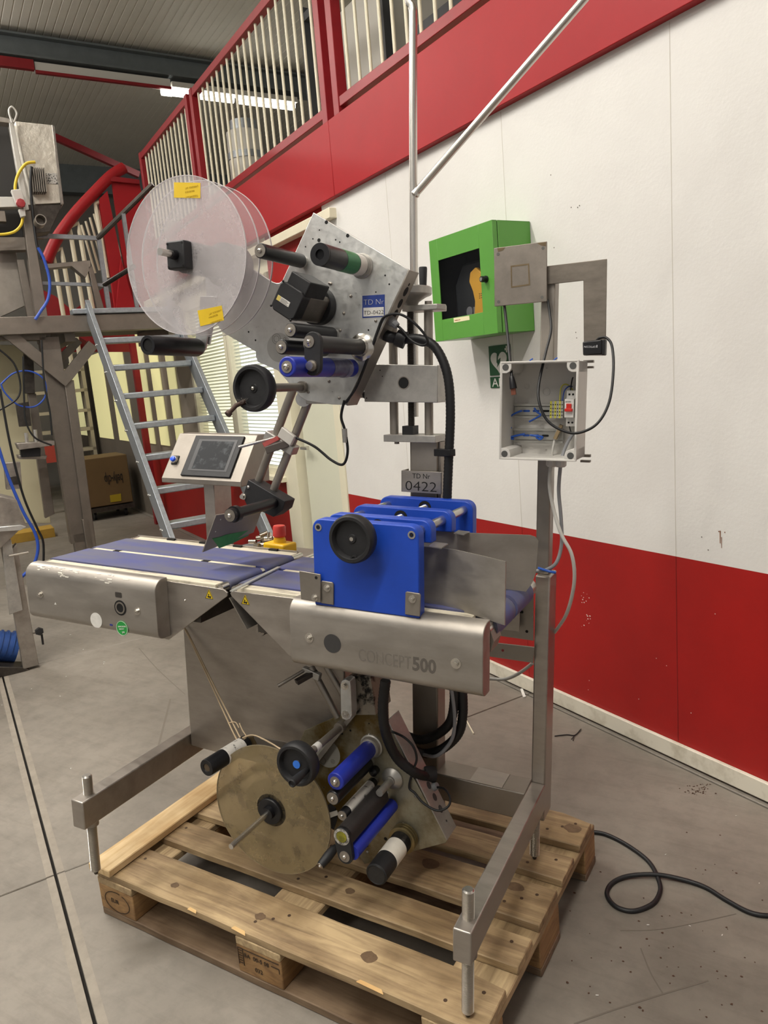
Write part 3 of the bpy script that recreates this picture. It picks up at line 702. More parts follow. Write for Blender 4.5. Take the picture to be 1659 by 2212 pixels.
# link plate carrying the lower nip roller
q1 = MY(676, 738, F.y-.001); q2 = MY(676, 792, F.y-.001); ra = mpx(q1, 21)
pts = [(q1.x+ra*math.cos(math.radians(t)), q1.z+ra*math.sin(math.radians(t))) for t in range(0, 181, 20)] + [(q2.x+ra*.95*math.cos(math.radians(t)), q2.z+ra*.95*math.sin(math.radians(t))) for t in range(180, 361, 20)]
lk = MB().prism(XZ(pts, F.y-.004), (0, .012, 0)).build('link_plate', black_m, UP, bevel=.001)
q = MY(668, 738, F.y-.004); MB().cyl(q, q+YN*.002, mpx(q, 13), n=28).build('roller_cap', steel_d, UP); capscrew(UP, q+YN*.002, mpx(q, 5))
q = MY(675, 790, F.y-.004); MB().cyl(q, q+YN*.014, mpx(q, 9), n=20).build('knurled_knob', steel_b, UP); MB().cyl(q, q+YN*.006, mpx(q, 12), n=24).build('knob_collar', steel_d, UP)
o, F, B, r = roller(UP, 'nip_roller', (620, 797), (764, 791), YP, 22, blue_r, capr=.6)
MB().lathe((F.x, YP-.13, F.z), (0, 1, 0), [(0, r*1.01), (.0005, r*1.03), (.085, r*1.03), (.0855, r*1.01)], n=36).build('tape_wrap', mat('clear_tape_print', '6d7086', .35, 0, col2='4a4c66', scale=45, alpha=.85), UP)
MB().lathe((F.x, YP-.06, F.z-.001), (0, 1, 0), [(0, r*1.035), (.0005, r*1.045), (.02, r*1.045), (.0205, r*1.035)], n=36).build('label_wrap', mat('clear_tape_print2', '83859a', .35, 0, col2='5b5d78', scale=60), UP)
# sensor drum with green label
o, F, B, r = roller(UP, 'unwind_sensor', (693, 548), (782, 577), YP, 24, black, front=False, stub=.004)
MB().lathe(F, YN, [(0, r), (.004, r), (.004, r*.45), (-.01, r*.4), (-.01, 0)], n=36).build('drum_end', black, UP); capscrew(UP, F+Vector((0, .004, 0)), r*.16)
L = B.y-F.y
gl = mat('green_print_label', '2a7a4a', .4, 0, col2='1d6a3c', scale=30)
MB().lathe(F+Vector((0, L*.42, 0)), (0, 1, 0), [(0, r), (.0004, r*1.015), (L*.3, r*1.015), (L*.3+.0004, r)], n=36).build('green_label', gl, UP)
MB().lathe(F+Vector((0, L*.74, 0)), (0, 1, 0), [(0, r), (.0004, r*1.02), (L*.17, r*1.02), (L*.17+.0004, r)], n=36).build('white_label', mat('printed_label', 'cfcbc4', .5, 0, col2='55524d', scale=55, contrast=(.33, .42)), UP)
MB().lathe(B, YN, [(0, r*1.22), (.004, r*1.22), (.007, r*1.1), (.016, r*1.1)], n=36).build('drum_flange', alu_c, UP)
q = F+Vector((-.1*r, L*.5, 0)); 
text('label_text', 'Coo', .011, (F.x-r*.55, F.y+L*.44, F.z-r*.88), (0, 1, 0), (-.6, 0, .8), white_l, UP)
# drive motor
ua = MY(677, 459, YP); ub = MY(882.4, 582, YP); U = Vector((ub.x-ua.x, 0, ub.z-ua.z)).normalized(); V = Vector((U.z*-1, 0, U.x)); V = V if V.z > 0 else -V
def uvbox(c, u0, u1, v0, v1, y0, y1, name, m, bevel=.002, ch=0.0):
    pts = [(u0, v0), (u1, v0), (u1, v1), (u0, v1)]
    if ch: pts = [(u0+ch, v0), (u1-ch, v0), (u1, v0+ch), (u1, v1-ch), (u1-ch, v1), (u0+ch, v1), (u0, v1-ch), (u0, v0+ch)]
    return MB().prism([Vector((c.x, y0, c.z))+U*u+V*v for u, v in pts], (0, y1-y0, 0)).build(name, m, UP, bevel=bevel)
mc = MY(620, 650, .25)
uvbox(mc, -.036, .036, -.036, .036, .25, .284, 'motor_cap', black_m, .003, .01)
uvbox(mc, -.031, .0345, -.034, .034, .284, .377, 'motor_body', mat('motor_steel', '7d776f', .4, .7, var=.2, scale=30), .002, .006)
MB().cyl((mc.x, .372, mc.z), (mc.x, YP, mc.z), .047, n=40).build('motor_flange', black_m, UP, bevel=.001)
uvbox(mc, -.026, .034, .026, .064, .258, .345, 'terminal_box', black_m, .003)
gold = mat('gold_label', 'c6b35e', .5)
c = MY(612, 650, .25); uvl = lambda u, v, y=.2498: Vector((c.x, y, c.z))+U*u+V*v
sl = MB().prism([uvl(-.019, -.006), uvl(.019, -.006), uvl(.019, .006), uvl(-.019, .006)], (0, -.0005, 0)).build('motor_label', white_l, UP)
MB().prism([uvl(-.0188, -.0058, .2492), uvl(-.009, -.0058, .2492), uvl(-.009, .0058, .2492), uvl(-.0188, .0058, .2492)], (0, -.0004, 0)).build('motor_logo', gold, UP)
for k in range(4):
    MB().prism([uvl(-.007, .003-k*.0025, .2492), uvl(.012+.004*(k % 2), .003-k*.0025, .2492), uvl(.012+.004*(k % 2), .004-k*.0025, .2492), uvl(-.007, .004-k*.0025, .2492)], (0, -.0003, 0)).build('label_line', ink_g, UP)
for (u, v) in ((-.03, .034), (-.034, -.03), (.03, -.034)): capscrew(UP, Vector((mc.x, .25, mc.z))+U*u+V*v, .003, black)
# TD number sticker
bl_s = mat('blue_sticker', '2b3f86', .45)
q = pxpoly([(783, 687), (831, 684), (831, 636), (783, 639)], YP-.0003)
sg = MB().prism(q, (0, -.0006, 0)).build('asset_sticker', bl_s, UP)
q = pxpoly([(785, 684), (829, 682), (829, 663), (785, 665)], YP-.001); MB().prism(q, (0, -.0004, 0)).build('asset_field', white_l, UP)
a_ = MY(786, 659, YP-.001); b_ = MY(829, 657, YP-.001); tw = (b_-a_).length
text('asset_text', 'TD Nr', .0185, (a_.x, YP-.0012, a_.z), (b_-a_), Vector((0, -1, 0)).cross(b_-a_)*-1 if False else (-(b_.z-a_.z), 0, b_.x-a_.x), white_l, UP, fit=tw, bold=-.0005)
a_ = MY(786, 680, YP-.001); b_ = MY(829, 678, YP-.001)
text('asset_text', 'TD-0422', .0135, (a_.x, YP-.0016, a_.z), (b_-a_), (-(b_.z-a_.z), 0, b_.x-a_.x), ink_b, UP, fit=tw, bold=-.0003)
# faint round threading diagram on the plate
disc_on(UP, 'diagram_sticker', 603, 751, YP-.0002, 31, mat('grey_film_sticker', '9d9c99', .45, .2), t=.0004)
dg_ = MB(); 
for (x, y, rp) in ((597, 732, 11), (597, 732, 7), (615, 733, 4)):
    q = MY(x, y, YP-.0006); r = mpx(q, rp); dg_.lathe(q, YN, [(0, r), (.0003, r), (.0003, r-.0009), (0, r-.0009)], n=26)
dg_.build('diagram_lines', ink_g, UP)
# handwheel of the upper head
wf = (551, 837); F, B = axis_to(wf, (655, 836), YP)
hw = handwheel('handwheel', Vector((B.x, F.y, B.z)), mpx(F, 51), .034); c_ = Vector((B.x, F.y, B.z))
MB().cyl(c_, (B.x, YP, B.z), .0105).build('wheel_shaft', steel_d, hw); MB().cyl((B.x, YP-.012, B.z), (B.x, YP, B.z), .015).build('shaft_collar', steel_d, hw)
MB().cyl(c_+YN*.006, c_+YN*.0075, mpx(F, 8), n=20).build('hub_recess', hole_m, hw); capscrew(hw, c_+YN*.0075, mpx(F, 4.5))
q = MY(523, 870, c_.y-.017); MB().tube([q+Vector((.004, .006, .003)), q, MY(510, 876, c_.y-.03), MY(494, 893, c_.y-.055)], [.006, .0055, .0052, .005], n=12).build('broken_handle', mat('rusty_stub', '4a3730', .6, .3, var=.3, scale=60), hw)
MB().cyl(MY(496, 891, c_.y-.052), MY(491, 896, c_.y-.058), .0078, n=14).build('stub_head', mat('rusty_stub', '', ), hw)
fr = MB(); random.seed(2)
for k in range(40):
    p_ = q+Vector((random.uniform(-.006, .012), random.uniform(-.008, .002), random.uniform(-.002, .007)))
    fr.tube([p_, p_+Vector((random.uniform(-.008, .008), random.uniform(-.006, .004), random.uniform(-.003, .008)))], .0004, n=3)
fr.build('frayed_tape', mat('frayed_tape', '55504a', .8), hw, kind='stuff')
# discs and hub
def acrylic(name, a_, tint, rough=.18):
    m = mat(name, tint, rough, 0, alpha=a_, spec=.5)
    nt = m.node_tree; b_ = nt.nodes['Principled BSDF']; tc = nt.nodes.new('ShaderNodeTexCoord')
    n = nt.nodes.new('ShaderNodeTexNoise'); n.inputs['Scale'].default_value = 9; n.inputs['Detail'].default_value = 9; n.inputs['Roughness'].default_value = .7
    nt.links.new(tc.outputs['Object'], n.inputs['Vector'])
    mr = nt.nodes.new('ShaderNodeMapRange'); mr.inputs[1].default_value = .3; mr.inputs[2].default_value = .7; mr.inputs[3].default_value = a_*.9; mr.inputs[4].default_value = min(1, a_*1.12)
    nt.links.new(n.outputs['Fac'], mr.inputs[0]); nt.links.new(mr.outputs[0], b_.inputs['Alpha'])
    return m
acr = acrylic('scuffed_clear_acrylic', .36, 'cdc8c9'); acr2 = acrylic('clear_acrylic', .16, 'c4bcbe')
acr_e = mat('acrylic_edge', 'd6d2d4', .2, 0, alpha=.75)
DC = Vector((-.786, 0, 1.594)); DR = .182
def reel(name, Y, R, m, edge, C_, parent, hole=.012):
    o = MB().lathe((C_.x, Y, C_.z), (0, 1, 0), [(0, hole), (0, R-.0008), (.004, R-.0008), (.004, hole)], n=72, close=True).build(name, m, parent)
    MB().lathe((C_.x, Y-.0002, C_.z), (0, 1, 0), [(0, R-.0012), (0, R), (.0044, R), (.0044, R-.0012)], n=72, close=True).build('disc_rim', edge, parent)
    return o
reel('reel_disc', .196, DR, acr, acr_e, DC, UP); reel('reel_disc', .247, DR, acr2, acr_e, DC, UP); reel('reel_disc', .300, DR, acr2, acr_e, DC, UP)
hb = MY(394, 552, .180)
MB().box(DC.x-.027, DC.x+.027, .166, .196, DC.z-.032, DC.z+.032).build('reel_hub', black_m, UP, bevel=.004)
for sx_ in (-1, 1):
    for sz in (-1, 1): MB().cyl((DC.x+sx_*.022, .1658, DC.z+sz*.026), (DC.x+sx_*.022, .165, DC.z+sz*.026), .0025, n=12).build('hub_hole', hole_m, UP)
MB().cyl((DC.x, .115, DC.z), (DC.x, YP, DC.z), .0085).build('reel_shaft', steel_b, UP); MB().cyl((DC.x, .148, DC.z), (DC.x, .168, DC.z), .0115).build('shaft_boss', black, UP)
MB().cyl((DC.x, .20, DC.z), (DC.x, .34, DC.z), .038).build('reel_core', black_m, UP)
MB().cyl((DC.x, .34, DC.z), (DC.x, YP, DC.z), .055).build('reel_brake', mat('grey_brake_housing', '6a6764', .5, .3), UP)
for pts, rot in (([(376, 394), (433, 395), (433, 428), (376, 427)], 0), ([(427, 671), (479, 660), (484, 692), (433, 705)], 0)):
    o = MB().prism(pxpoly(pts, .1955), (0, -.0005, 0)).build('yellow_label', mat('yellow_label', 'd6b420', .5), UP)
q = pxpoly([(430, 678), (478, 668)], .1948); u = Vector(q[1])-Vector(q[0])
yl_t = mat('faint_yellow_print', 'b39418', .5)
for k, (x, y, t) in enumerate(((478, 664, 'LABELROL UIT'), (470, 674, 'BEDIENEN'), (480, 684, 'TUSSENPLAAT'))):
    w = MY(x, y+4, .1948); text('label_text', t, .006, w, (-1, 0, -.2), (.2, 0, -1), yl_t, UP)
for k, (x, y, t) in enumerate(((428, 400, 'LABELROL UIT'), (420, 410, 'BEDIENEN'), (428, 420, 'TUSSENPLAAT'))):
    w = MY(x, y, .1948); text('label_text', t, .006, w, (-1, 0, 0), (0, 0, -1), yl_t, UP)
# rewind tube at far left
F, B = axis_to((318, 746), (430, 751), .33); r = mpx(F, 21)
tb = MB().lathe(F, (0, 1, 0), [(.004, r*.62), (0, r*.66), (0, r*.97), (.003, r), (B.y-F.y-.01, r), (B.y-F.y, r*.85)], n=36).build('rewind_tube', black, UP)
MB().cyl(F+Vector((0, .003, 0)), F+Vector((0, .005, 0)), r*.6, n=24).build('tube_bore', hole_m, UP)
MB().prism(pxpoly([(424, 715), (450, 712), (444, 752), (437, 762), (420, 757)], .335), (0, .006, 0)).build('tube_bracket', alu, UP, bevel=.001)
MB().prism(pxpoly([(432, 640), (470, 640), (452, 745), (428, 735)], .343), (0, .006, 0)).build('tube_arm', alu, UP, bevel=.001)
# hanging rods, sensor clamp and peel assembly
YR = .425
rods = []
for (t, b__) in (((634, 838), (556, 1046)), ((672, 852), (588, 1066))):
    rods.append(MB().cyl(MY(*t, YR), MY(*b__, YR), mpx(MY(*t, YR), 9.2), n=24).build('hanger_rod', steel_d, UP))
MB().cyl(MY(655, 862, YP+.008), MY(655, 862, YP+.03), .02).build('rod_boss', alu, UP)
d0 = MY(585, 945, YR-.004); d1 = MY(632, 972, YR-.004)
cl_m = mat('white_clamp', 'c9c5bd', .5, .2)
MB().bar(MY(578, 938, YR), MY(638, 974, YR), .034, .026, side=(0, 1, 0)).build('sensor_clamp', alu_c, UP, bevel=.003)
MB().bar(MY(606, 932, YR-.02), MY(634, 953, YR-.02), .012, .03, side=(0, 1, 0)).build('clamp_block', cl_m, UP, bevel=.002)
MB().bar(MY(574, 973, YR-.05), MY(622, 957, YR-.015), .02, .012, side=(0, 0, 1)).build('label_sensor', mat('sensor_body', '5a534e', .5, .2), UP, bevel=.002)
MB().bar(MY(569, 962, YR-.05), MY(603, 945, YR-.015), .004, .012, side=(0, 1, 0)).build('sensor_red_frame', mat('sensor_red', '9a3a36', .5), UP)
MB().cyl(MY(515, 966, YR-.09), MY(605, 943, YR-.01), .0042, n=12).build('sensor_rod', steel_b, UP)
# peel block
pb = MB().prism(pxpoly([(536, 1036), (616, 1083), (610, 1102), (590, 1117), (532, 1090), (524, 1072)], YR-.03), (0, .05, 0)).build('peel_block', black_m, UP, bevel=.002)
capscrew(UP, MY(537, 1052, YR-.03), .0045); q = MY(527, 1072, YR-.03); MB().cyl(q, q+YN*.012, .006, n=14).build('adjust_screw', steel_b, UP); MB().cyl(q, q+YN*.004, .009, n=18).build('screw_washer', steel_b, UP)
F, B = axis_to((498, 1113), (592, 1086), YR-.03)
r = mpx(F, 12.5); F = Vector(MY(498, 1113, F.y)); B = Vector((F.x, YR-.03, F.z)) if False else MY(592, 1086, YR-.03)
pr_ = MB().cyl(F, B, r, n=28).build('peel_roller', black, UP)
dv = (B-F).normalized(); MB().lathe(F, dv, [(-.002, r*1.2), (.012, r*1.2), (.012, r*1.45), (.026, r*1.45), (.026, r)], n=30).build('roller_collar', black, UP)
MB().cyl(F-dv*.002, F-dv*.004, r*1.1, n=28).build('roller_cap', steel_d, UP); capscrew(UP, F-dv*.004, r*.4, ax=-dv)
MB().cyl(B-dv*.02, B, r*.95, n=24).build('roller_stub', steel_d, UP)
# peel plate with green tape: tilted sheet
pA = MY(467, 1113, .235); pB = MY(567, 1098, .40); pC = MY(548, 1150, .40); pD = MY(438, 1193, .235)
nrm = (pB-pA).cross(pD-pA).normalized()
PPL = MB().prism([pA, pB, pC, pD], nrm*.003).build('peel_plate', steel_d, UP)
def onpl(x, y, P, n):
    d = _MT @ ray(x, y); return _CM + d*((P-_CM).dot(n)/d.dot(n))
sgn = -1 if nrm.dot(_CM-pA) < 0 else 1
off = nrm*(.0034 if sgn > 0 else -.0006)
gt = mat('green_tape', '3f8a4c', .5, 0, var=.2, scale=30)
MB().prism([onpl(x, y, pA, nrm)+off for x, y in ((458, 1163), (474, 1160), (487, 1155), (541, 1144), (536, 1157), (500, 1174), (473, 1184), (468, 1176))], nrm*.0004*sgn).build('green_tape', gt, UP)
for k, t in enumerate(('JAKKLAAR', 'VERPAKT')):
    o_ = onpl(478+k*7, 1160-k*2, pA, nrm)+off*1.15; text('tape_text', t, .0075, o_, (pD-pA), (pB-pA), white_l, UP)
for (x, y) in ((476, 1122), (465, 1148)): MB().cyl(onpl(x, y, pA, nrm)+off, onpl(x, y, pA, nrm)+off+nrm*.0008*sgn, .002, n=10).build('plate_hole', white_l, UP)
# ------------------------------------------------------------------ mast that carries the upper head
yb0, yb1 = .462, .545
p = pxpoly([(787, 786), (945, 789), (945, 870), (787, 868)], yb0)
mast = MB().prism(p, (0, yb1-yb0, 0)).build('mast_block', alu_c, MCH, bevel=.0015)
disc_on(mast, 'block_hole', 872, 827, yb0-.0001, 13, hole_m, t=.0003)
q = MY(872, 827, yb0); MB().lathe(q, YN, [(-.001, mpx(q, 14)), (.0008, mpx(q, 14)), (.0008, mpx(q, 12)), (-.001, mpx(q, 12))], n=30).build('hole_rim', steel_d, mast)
for (x, y, r) in ((821, 800, 1.4), (826, 813, 1.2), (792, 860, 1.4)): disc_on(mast, 'block_speck', x, y, yb0-.0001, r, hole_m, t=.0003, n=8)
ym = .505
zT = MY(905, 668, ym).z; zB = MY(890, 938, ym).z
for x in (850, 926): 
    q = MY(x, 800, ym); MB().cyl((q.x, ym, zB), (q.x, ym, zT), mpx(q, 9.5)).build('guide_column', steel_d, mast)
q = MY(887.5, 800, ym); threaded((q.x, ym, zB), (q.x, ym, zT+.01), mpx(q, 8), .003).build('lift_screw', steel_dk, mast, smooth=60)
MB().box(q.x-.018, q.x+.012, ym-.018, ym+.018, zB, zB+.022).build('screw_nut', black_m, mast)
x0 = MY(830, 940, .475).x; x1 = MY(942, 945, .475).x
MB().box(x0, x1, .470, .545, zB-.018, zB).build('mast_base_plate', alu_c, MCH, bevel=.001)
for x in (852, 923): q = MY(x, 955, .49); MB().cyl((q.x, ym, zB-.026), (q.x, ym, zB-.018), .0065, n=16).build('base_screw', steel_d, mast)
x0 = MY(868, 668, .475).x; x1 = MY(944, 668, .475).x
MB().prism([(x0, .475, zT-.006), (x1, .475, zT-.006), (x1+.012, .505, zT-.006), (x1, .54, zT-.006), (x0, .54, zT-.006)], (0, 0, .014)).build('mast_top_plate', alu_c, mast, bevel=.002)
for x in (926,): q = MY(x, 800, ym); MB().cyl((q.x, ym, zT+.006), (q.x, ym, zT+.018), .009, n=20).build('top_screw', steel_d, mast)
q = MY(887.5, 800, ym); R = mpx(q, 46)
lw = MB().lathe((q.x, ym, zT+.01), (0, 0, 1), [(0, .018), (.008, .022), (.02, R*.75), (.024, R*.95), (.027, R), (.042, R), (.045, R*.93), (.045, R*.8), (.032, R*.75), (.026, R*.3), (.026, 0)], n=44).build('lift_handwheel', alu_c, MCH, smooth=40)
hq = MY(914, 640, ym-.01); MB().lathe((hq.x, ym-.01, zT+.045), (0, 0, 1), [(0, .0085), (.008, .0088), (.05, .0105), (.054, .0095), (.055, 0)], n=24).build('wheel_handle', black_m, lw)
# rods from the block to the head
for (y, r) in ((806, 9), (829, 5.5), (851, 8.5)):
    q = MY(790, y, .50); MB().cyl((q.x+.01, .50, q.z), (q.x-.12, .50, q.z), mpx(q, r), n=24).build('cross_rod' if r > 6 else 'cross_screw', steel_d if r > 6 else steel_dk, mast)
    if r > 6: MB().cyl((q.x+.002, .50, q.z), (q.x-.004, .50, q.z), mpx(q, r+1.5), n=24).build('rod_seal', black, mast)
MB().box(MY(760, 820, .5).x-.09, MY(760, 820, .5).x-.03, .41, .53, MY(760, 870, .5).z, MY(760, 790, .5).z).build('head_carriage', alu_c, mast, bevel=.002)
# upper column sleeve and number plate
x0 = MY(889, 980, .49).x; x1 = MY(944, 980, .49).x; z0 = MY(900, 1014, .49).z; z1 = MY(900, 950, .49).z
MB().box(x0, x1, .488, .50, z0-.05, z1).build('column_sleeve', steel_d, MCH, bevel=.001)
xs = MXp(959, 1000, x1).x
MB().box(x1-.002, x1+.006, .50, .56, z0-.08, z1-.006).build('column_flange', steel_d, MCH, bevel=.001)
p = pxpoly([(867, 1016), (954, 1020), (954, 1068), (867, 1062)], .478)
npl = MB(); npl.prism(p, (0, .003, 0)); 
npl.prism([p[1], p[2], (p[2][0], .52, p[2][2]), (p[1][0], .52, p[1][2])], (-.003, 0, 0)); npl.prism([p[0], p[3], (p[3][0], .52, p[3][2]), (p[0][0], .52, p[0][2])], (.003, 0, 0))
npl = npl.build('number_plate', steel, MCH, bevel=.0006)
cutm = mat('cut_lettering', '161412', .8)
a_ = MY(891, 1033, .478); b_ = MY(929, 1034.5, .478)
text('plate_text', 'TD Nr', .0185, (a_.x, .4778, a_.z), (b_-a_), (-(b_.z-a_.z), 0, b_.x-a_.x), cutm, npl, ext=.0003, bold=-.0001, fit=(b_-a_).length)
a_ = MY(876, 1058.5, .478); b_ = MY(943, 1063, .478)
text('plate_text', '0422', .036, (a_.x, .4778, a_.z), (b_-a_), (-(b_.z-a_.z), 0, b_.x-a_.x), cutm, npl, ext=.0003, bold=-.0004, fit=(b_-a_).length)
# tall bent pipe rising behind the mast, with a sloping stay
YQ = .62
pz = MY(893, 430, YQ)
pipe = MB().tube(spline([MY(872, -160, YQ), MY(877, -60, YQ), MY(883, 0, YQ), MY(891, 18, YQ), MY(892.5, 60, YQ), MY(892.5, 300, YQ), MY(894, 560, YQ), MY(896, 900, YQ)], 5), mpx(pz, 8.6), n=20).build('tall_pipe', steel_b, MCH)
MB().cyl(MY(896, 420, YQ), MY(896, 420, YQ)+(MY(1262, -2, YQ+.02)-MY(896, 420, YQ))*1.3, mpx(pz, 8.2), n=20).build('pipe_stay', steel_b, MCH)
MB().lathe(MY(894, 424, YQ), (MY(905, 405, YQ)-MY(894, 424, YQ)), [(0, .0095), (.006, .0125), (.014, .0105), (.02, .009)], n=18).build('weld_collar', steel_b, pipe)
# ------------------------------------------------------------------ control panel on a post behind the left conveyor
A_ = MY(359, 1030, .60); B_ = MY(527, 1044, .60); C_ = MY(559, 939, .72); D_ = MY(385.6, 935, .72)
zc = (A_.z+B_.z)/2; A_.z = B_.z = zc; zt = (C_.z+D_.z)/2; C_.z = D_.z = zt
xl = (A_.x+D_.x)/2; xr = (B_.x+C_.x)/2
A_ = Vector((xl, .60, zc)); B_ = Vector((xr, .60, zc)); C_ = Vector((xr, .70, zt)); D_ = Vector((xl, .70, zt))
prof = [(.60, zc), (.70, zt), (.755, zt), (.755, zc-.016), (.60, zc-.016)]
CP = MB().prism([(xl, y, z) for y, z in prof], (xr-xl, 0, 0)).build('control_panel', steel_d, MCH, bevel=.003)
fu = (B_-A_).normalized(); fv = (D_-A_).normalized(); fnn = fu.cross(fv).normalized(); fnn = fnn if fnn.dot(_CM-A_) > 0 else -fnn
W_, H_ = (B_-A_).length, (D_-A_).length
def cpquad(u0, u1, v0, v1, h0, h1, name, m, parent=CP, bevel=0):
    return MB().prism([A_+fu*(W_*u)+fv*(H_*v)+fnn*h0 for u, v in ((u0, v0), (u1, v0), (u1, v1), (u0, v1))], fnn*(h1-h0)).build(name, m, parent, bevel=bevel)
cpquad(.245, .86, .06, .95, -.002, .006, 'screen_bezel', black_m, bevel=.002)
cpquad(.315, .80, .17, .86, .006, .0066, 'screen_frame', mat('screen_frame_grey', '3d3d3f', .4))
scr = mat('dusty_screen', '5f6266', .5, 0, col2='2b2d30', scale=30, contrast=(.5, .8), spec=.15)
cpquad(.36, .765, .21, .82, .0066, .0071, 'touch_screen', scr)
cb0 = A_+fu*(W_*.095)+fv*(H_*.38)
MB().prism([cb0+fu*a+fv*b for a, b in ((-.011, -.014), (.011, -.014), (.011, .018), (-.011, .018))], fnn*.004).build('button_holder', black_m, CP)
MB().lathe(cb0, fnn, [(.004, .0125), (.010, .0125), (.012, .011)], n=26).build('button_ring', steel_b, CP)
MB().lathe(cb0, fnn, [(.012, .0095), (.018, .009), (.019, .007), (.0195, 0)], n=26).build('blue_button', mat('blue_button', '1c52d8', .35), CP)
a1 = MY(441, 1080, .63); b1 = MY(463, 1080, .63)
MB().box(a1.x, b1.x, .63, .72, .66, zc-.016).build('panel_post', steel, MCH, bevel=.003)
# ------------------------------------------------------------------ lower label head
YL = .335
grease = mat('greasy_aluminium', '97927f', .45, .55, col2='5c4a20', scale=4, contrast=(.4, .58), rvar=.1, bump=.06, bscale=120)
poly = [(652, 1590), (658, 1578), (747, 1539), (775, 1535), (815, 1537), (838, 1556), (890, 1676), (966.6, 1815), (962, 1821), (787, 1867), (772, 1842), (720, 1792), (670, 1772), (625, 1747), (605, 1702), (612, 1660), (640, 1622)]
LP = MB().prism(pxpoly(poly, YL), (0, .008, 0)).build('lower_head_plate', grease, MCH, bevel=.001)
a = MY(838, 1556, YL); b = MY(966.6, 1815, YL)
n_ = Vector((b.x-a.x, 0, b.z-a.z)).cross(Vector((0, 1, 0))).normalized(); n_ = n_ if n_.x > 0 else -n_; d_ = Vector((b.x-a.x, 0, b.z-a.z)).normalized()
MB().prism([tuple(a), tuple(b), (b.x, .40, b.z), (a.x, .40, a.z)], -n_*.004).build('plate_flange', alu_c, LP, bevel=.001)
for t in (.60, .70, .80, .90):
    q = a.lerp(b, t)+Vector((0, .035, 0)); r = .0085 if t < .85 else .0025
    MB().prism([q+d_*r*1.2*c+Vector((0, 1, 0))*r*s_ for c, s_ in disc2(0, 0, 1, n=16)], n_*.0006).build('flange_hole', mat('dark_hole_grey', '3a3838', .6), LP)
for (x, y, r) in ((757, 1578, 2.5), (739, 1585, 2.4), (700, 1701, 1.5), (833, 1812, 4), (793, 1827, 3), (797, 1563, 1.6)): disc_on(LP, 'plate_hole', x, y, YL-.0001, r, hole_m, t=.0004, n=12)
for (x, y) in ((798, 1587), (819, 1628), (794, 1840), (837, 1712), (871, 1780), (795, 1593), (898, 1719)): capscrew(LP, MY(x, y, YL), .0042, alu_c)
disc_on(LP, 'diagram_sticker', 706, 1627, YL-.0002, 33, mat('grey_film_sticker2', '8f8d85', .45, .2), t=.0004)
dg_ = MB()
for (x, y, rp) in ((697, 1643, 8), (719, 1645, 5), (719, 1645, 2.5)):
    q = MY(x, y, YL-.0006); r = mpx(q, rp); dg_.lathe(q, YN, [(0, r), (.0003, r), (.0003, r-.0009), (0, r-.0009)], n=22)
dg_.build('diagram_lines', ink_g, LP)
# handwheel
F, B = axis_to((645, 1648), (743, 1563), YL); c_ = (MY(645, 1648, F.y)+Vector((B.x, F.y, B.z)))/2; B = Vector((c_.x, YL, c_.z))
hw = handwheel('handwheel', c_, mpx(c_, 49), .036)
MB().cyl(c_, B, .0095).build('wheel_shaft', steel_d, hw); MB().cyl(B+YN*.03, B, .0145).build('shaft_collar', steel_d, hw); MB().cyl(B+YN*.13, B+YN*.15, .0105).build('shaft_tape', white_l, hw)
MB().cyl(c_+YN*.008, c_+YN*.0095, mpx(c_, 9), n=26).build('blue_cap', mat('blue_cap', '2f6fd0', .4), hw)
hb_ = c_+Vector((.028, -.006, -.008)); MB().lathe(hb_, YN, [(0, .0065), (.012, .0075), (.05, .0105), (.066, .010), (.068, .0075), (.064, .006), (.064, 0)], n=24).build('wheel_handle', black_m, hw)
# rollers
o, F, B, r = roller(LP, 'nip_roller', (725, 1689), (803, 1610), YL, 20, blue_r, capr=.6, stub=.016)
MB().lathe(B, YN, [(0, r*1.45), (.006, r*1.45), (.008, r*1.3), (.018, r*1.2)], n=36).build('roller_flange', alu_c, LP)
MB().lathe(B+YN*.018, YN, [(0, r*1.02), (.003, r*1.05), (.004, r*.9)], n=36).build('chrome_ring', steel_b, LP)
roller(LP, 'guide_roller', (717, 1723), (800, 1645), YL, 16, black, capr=.85)
o, F, B, r = roller(LP, 'guide_roller', (737, 1759), (813, 1687), YL, 12, black, capr=.9)
prt = mat('printed_label', '')
MB().lathe(F+Vector((0, .022, 0)), (0, 1, 0), [(0, r), (.0004, r*1.03), (.125, r*1.03), (.1254, r)], n=32).build('white_label', prt, LP)
q = MY(812, 1662, YL); MB().lathe(q, YN, [(0, .0115), (.018, .0115), (.02, .009), (.024, .005), (.024, 0)], n=22).build('stop_bush', black, LP)
q = MY(849, 1680, YL); MB().lathe(q, YN, [(0, .029), (.006, .029), (.010, .025), (.016, .013), (.02, .012)], n=36).build('shaft_flange', alu_c, LP); MB().cyl(q, q+YN*.08, .0095).build('pivot_shaft', alu_c, LP)
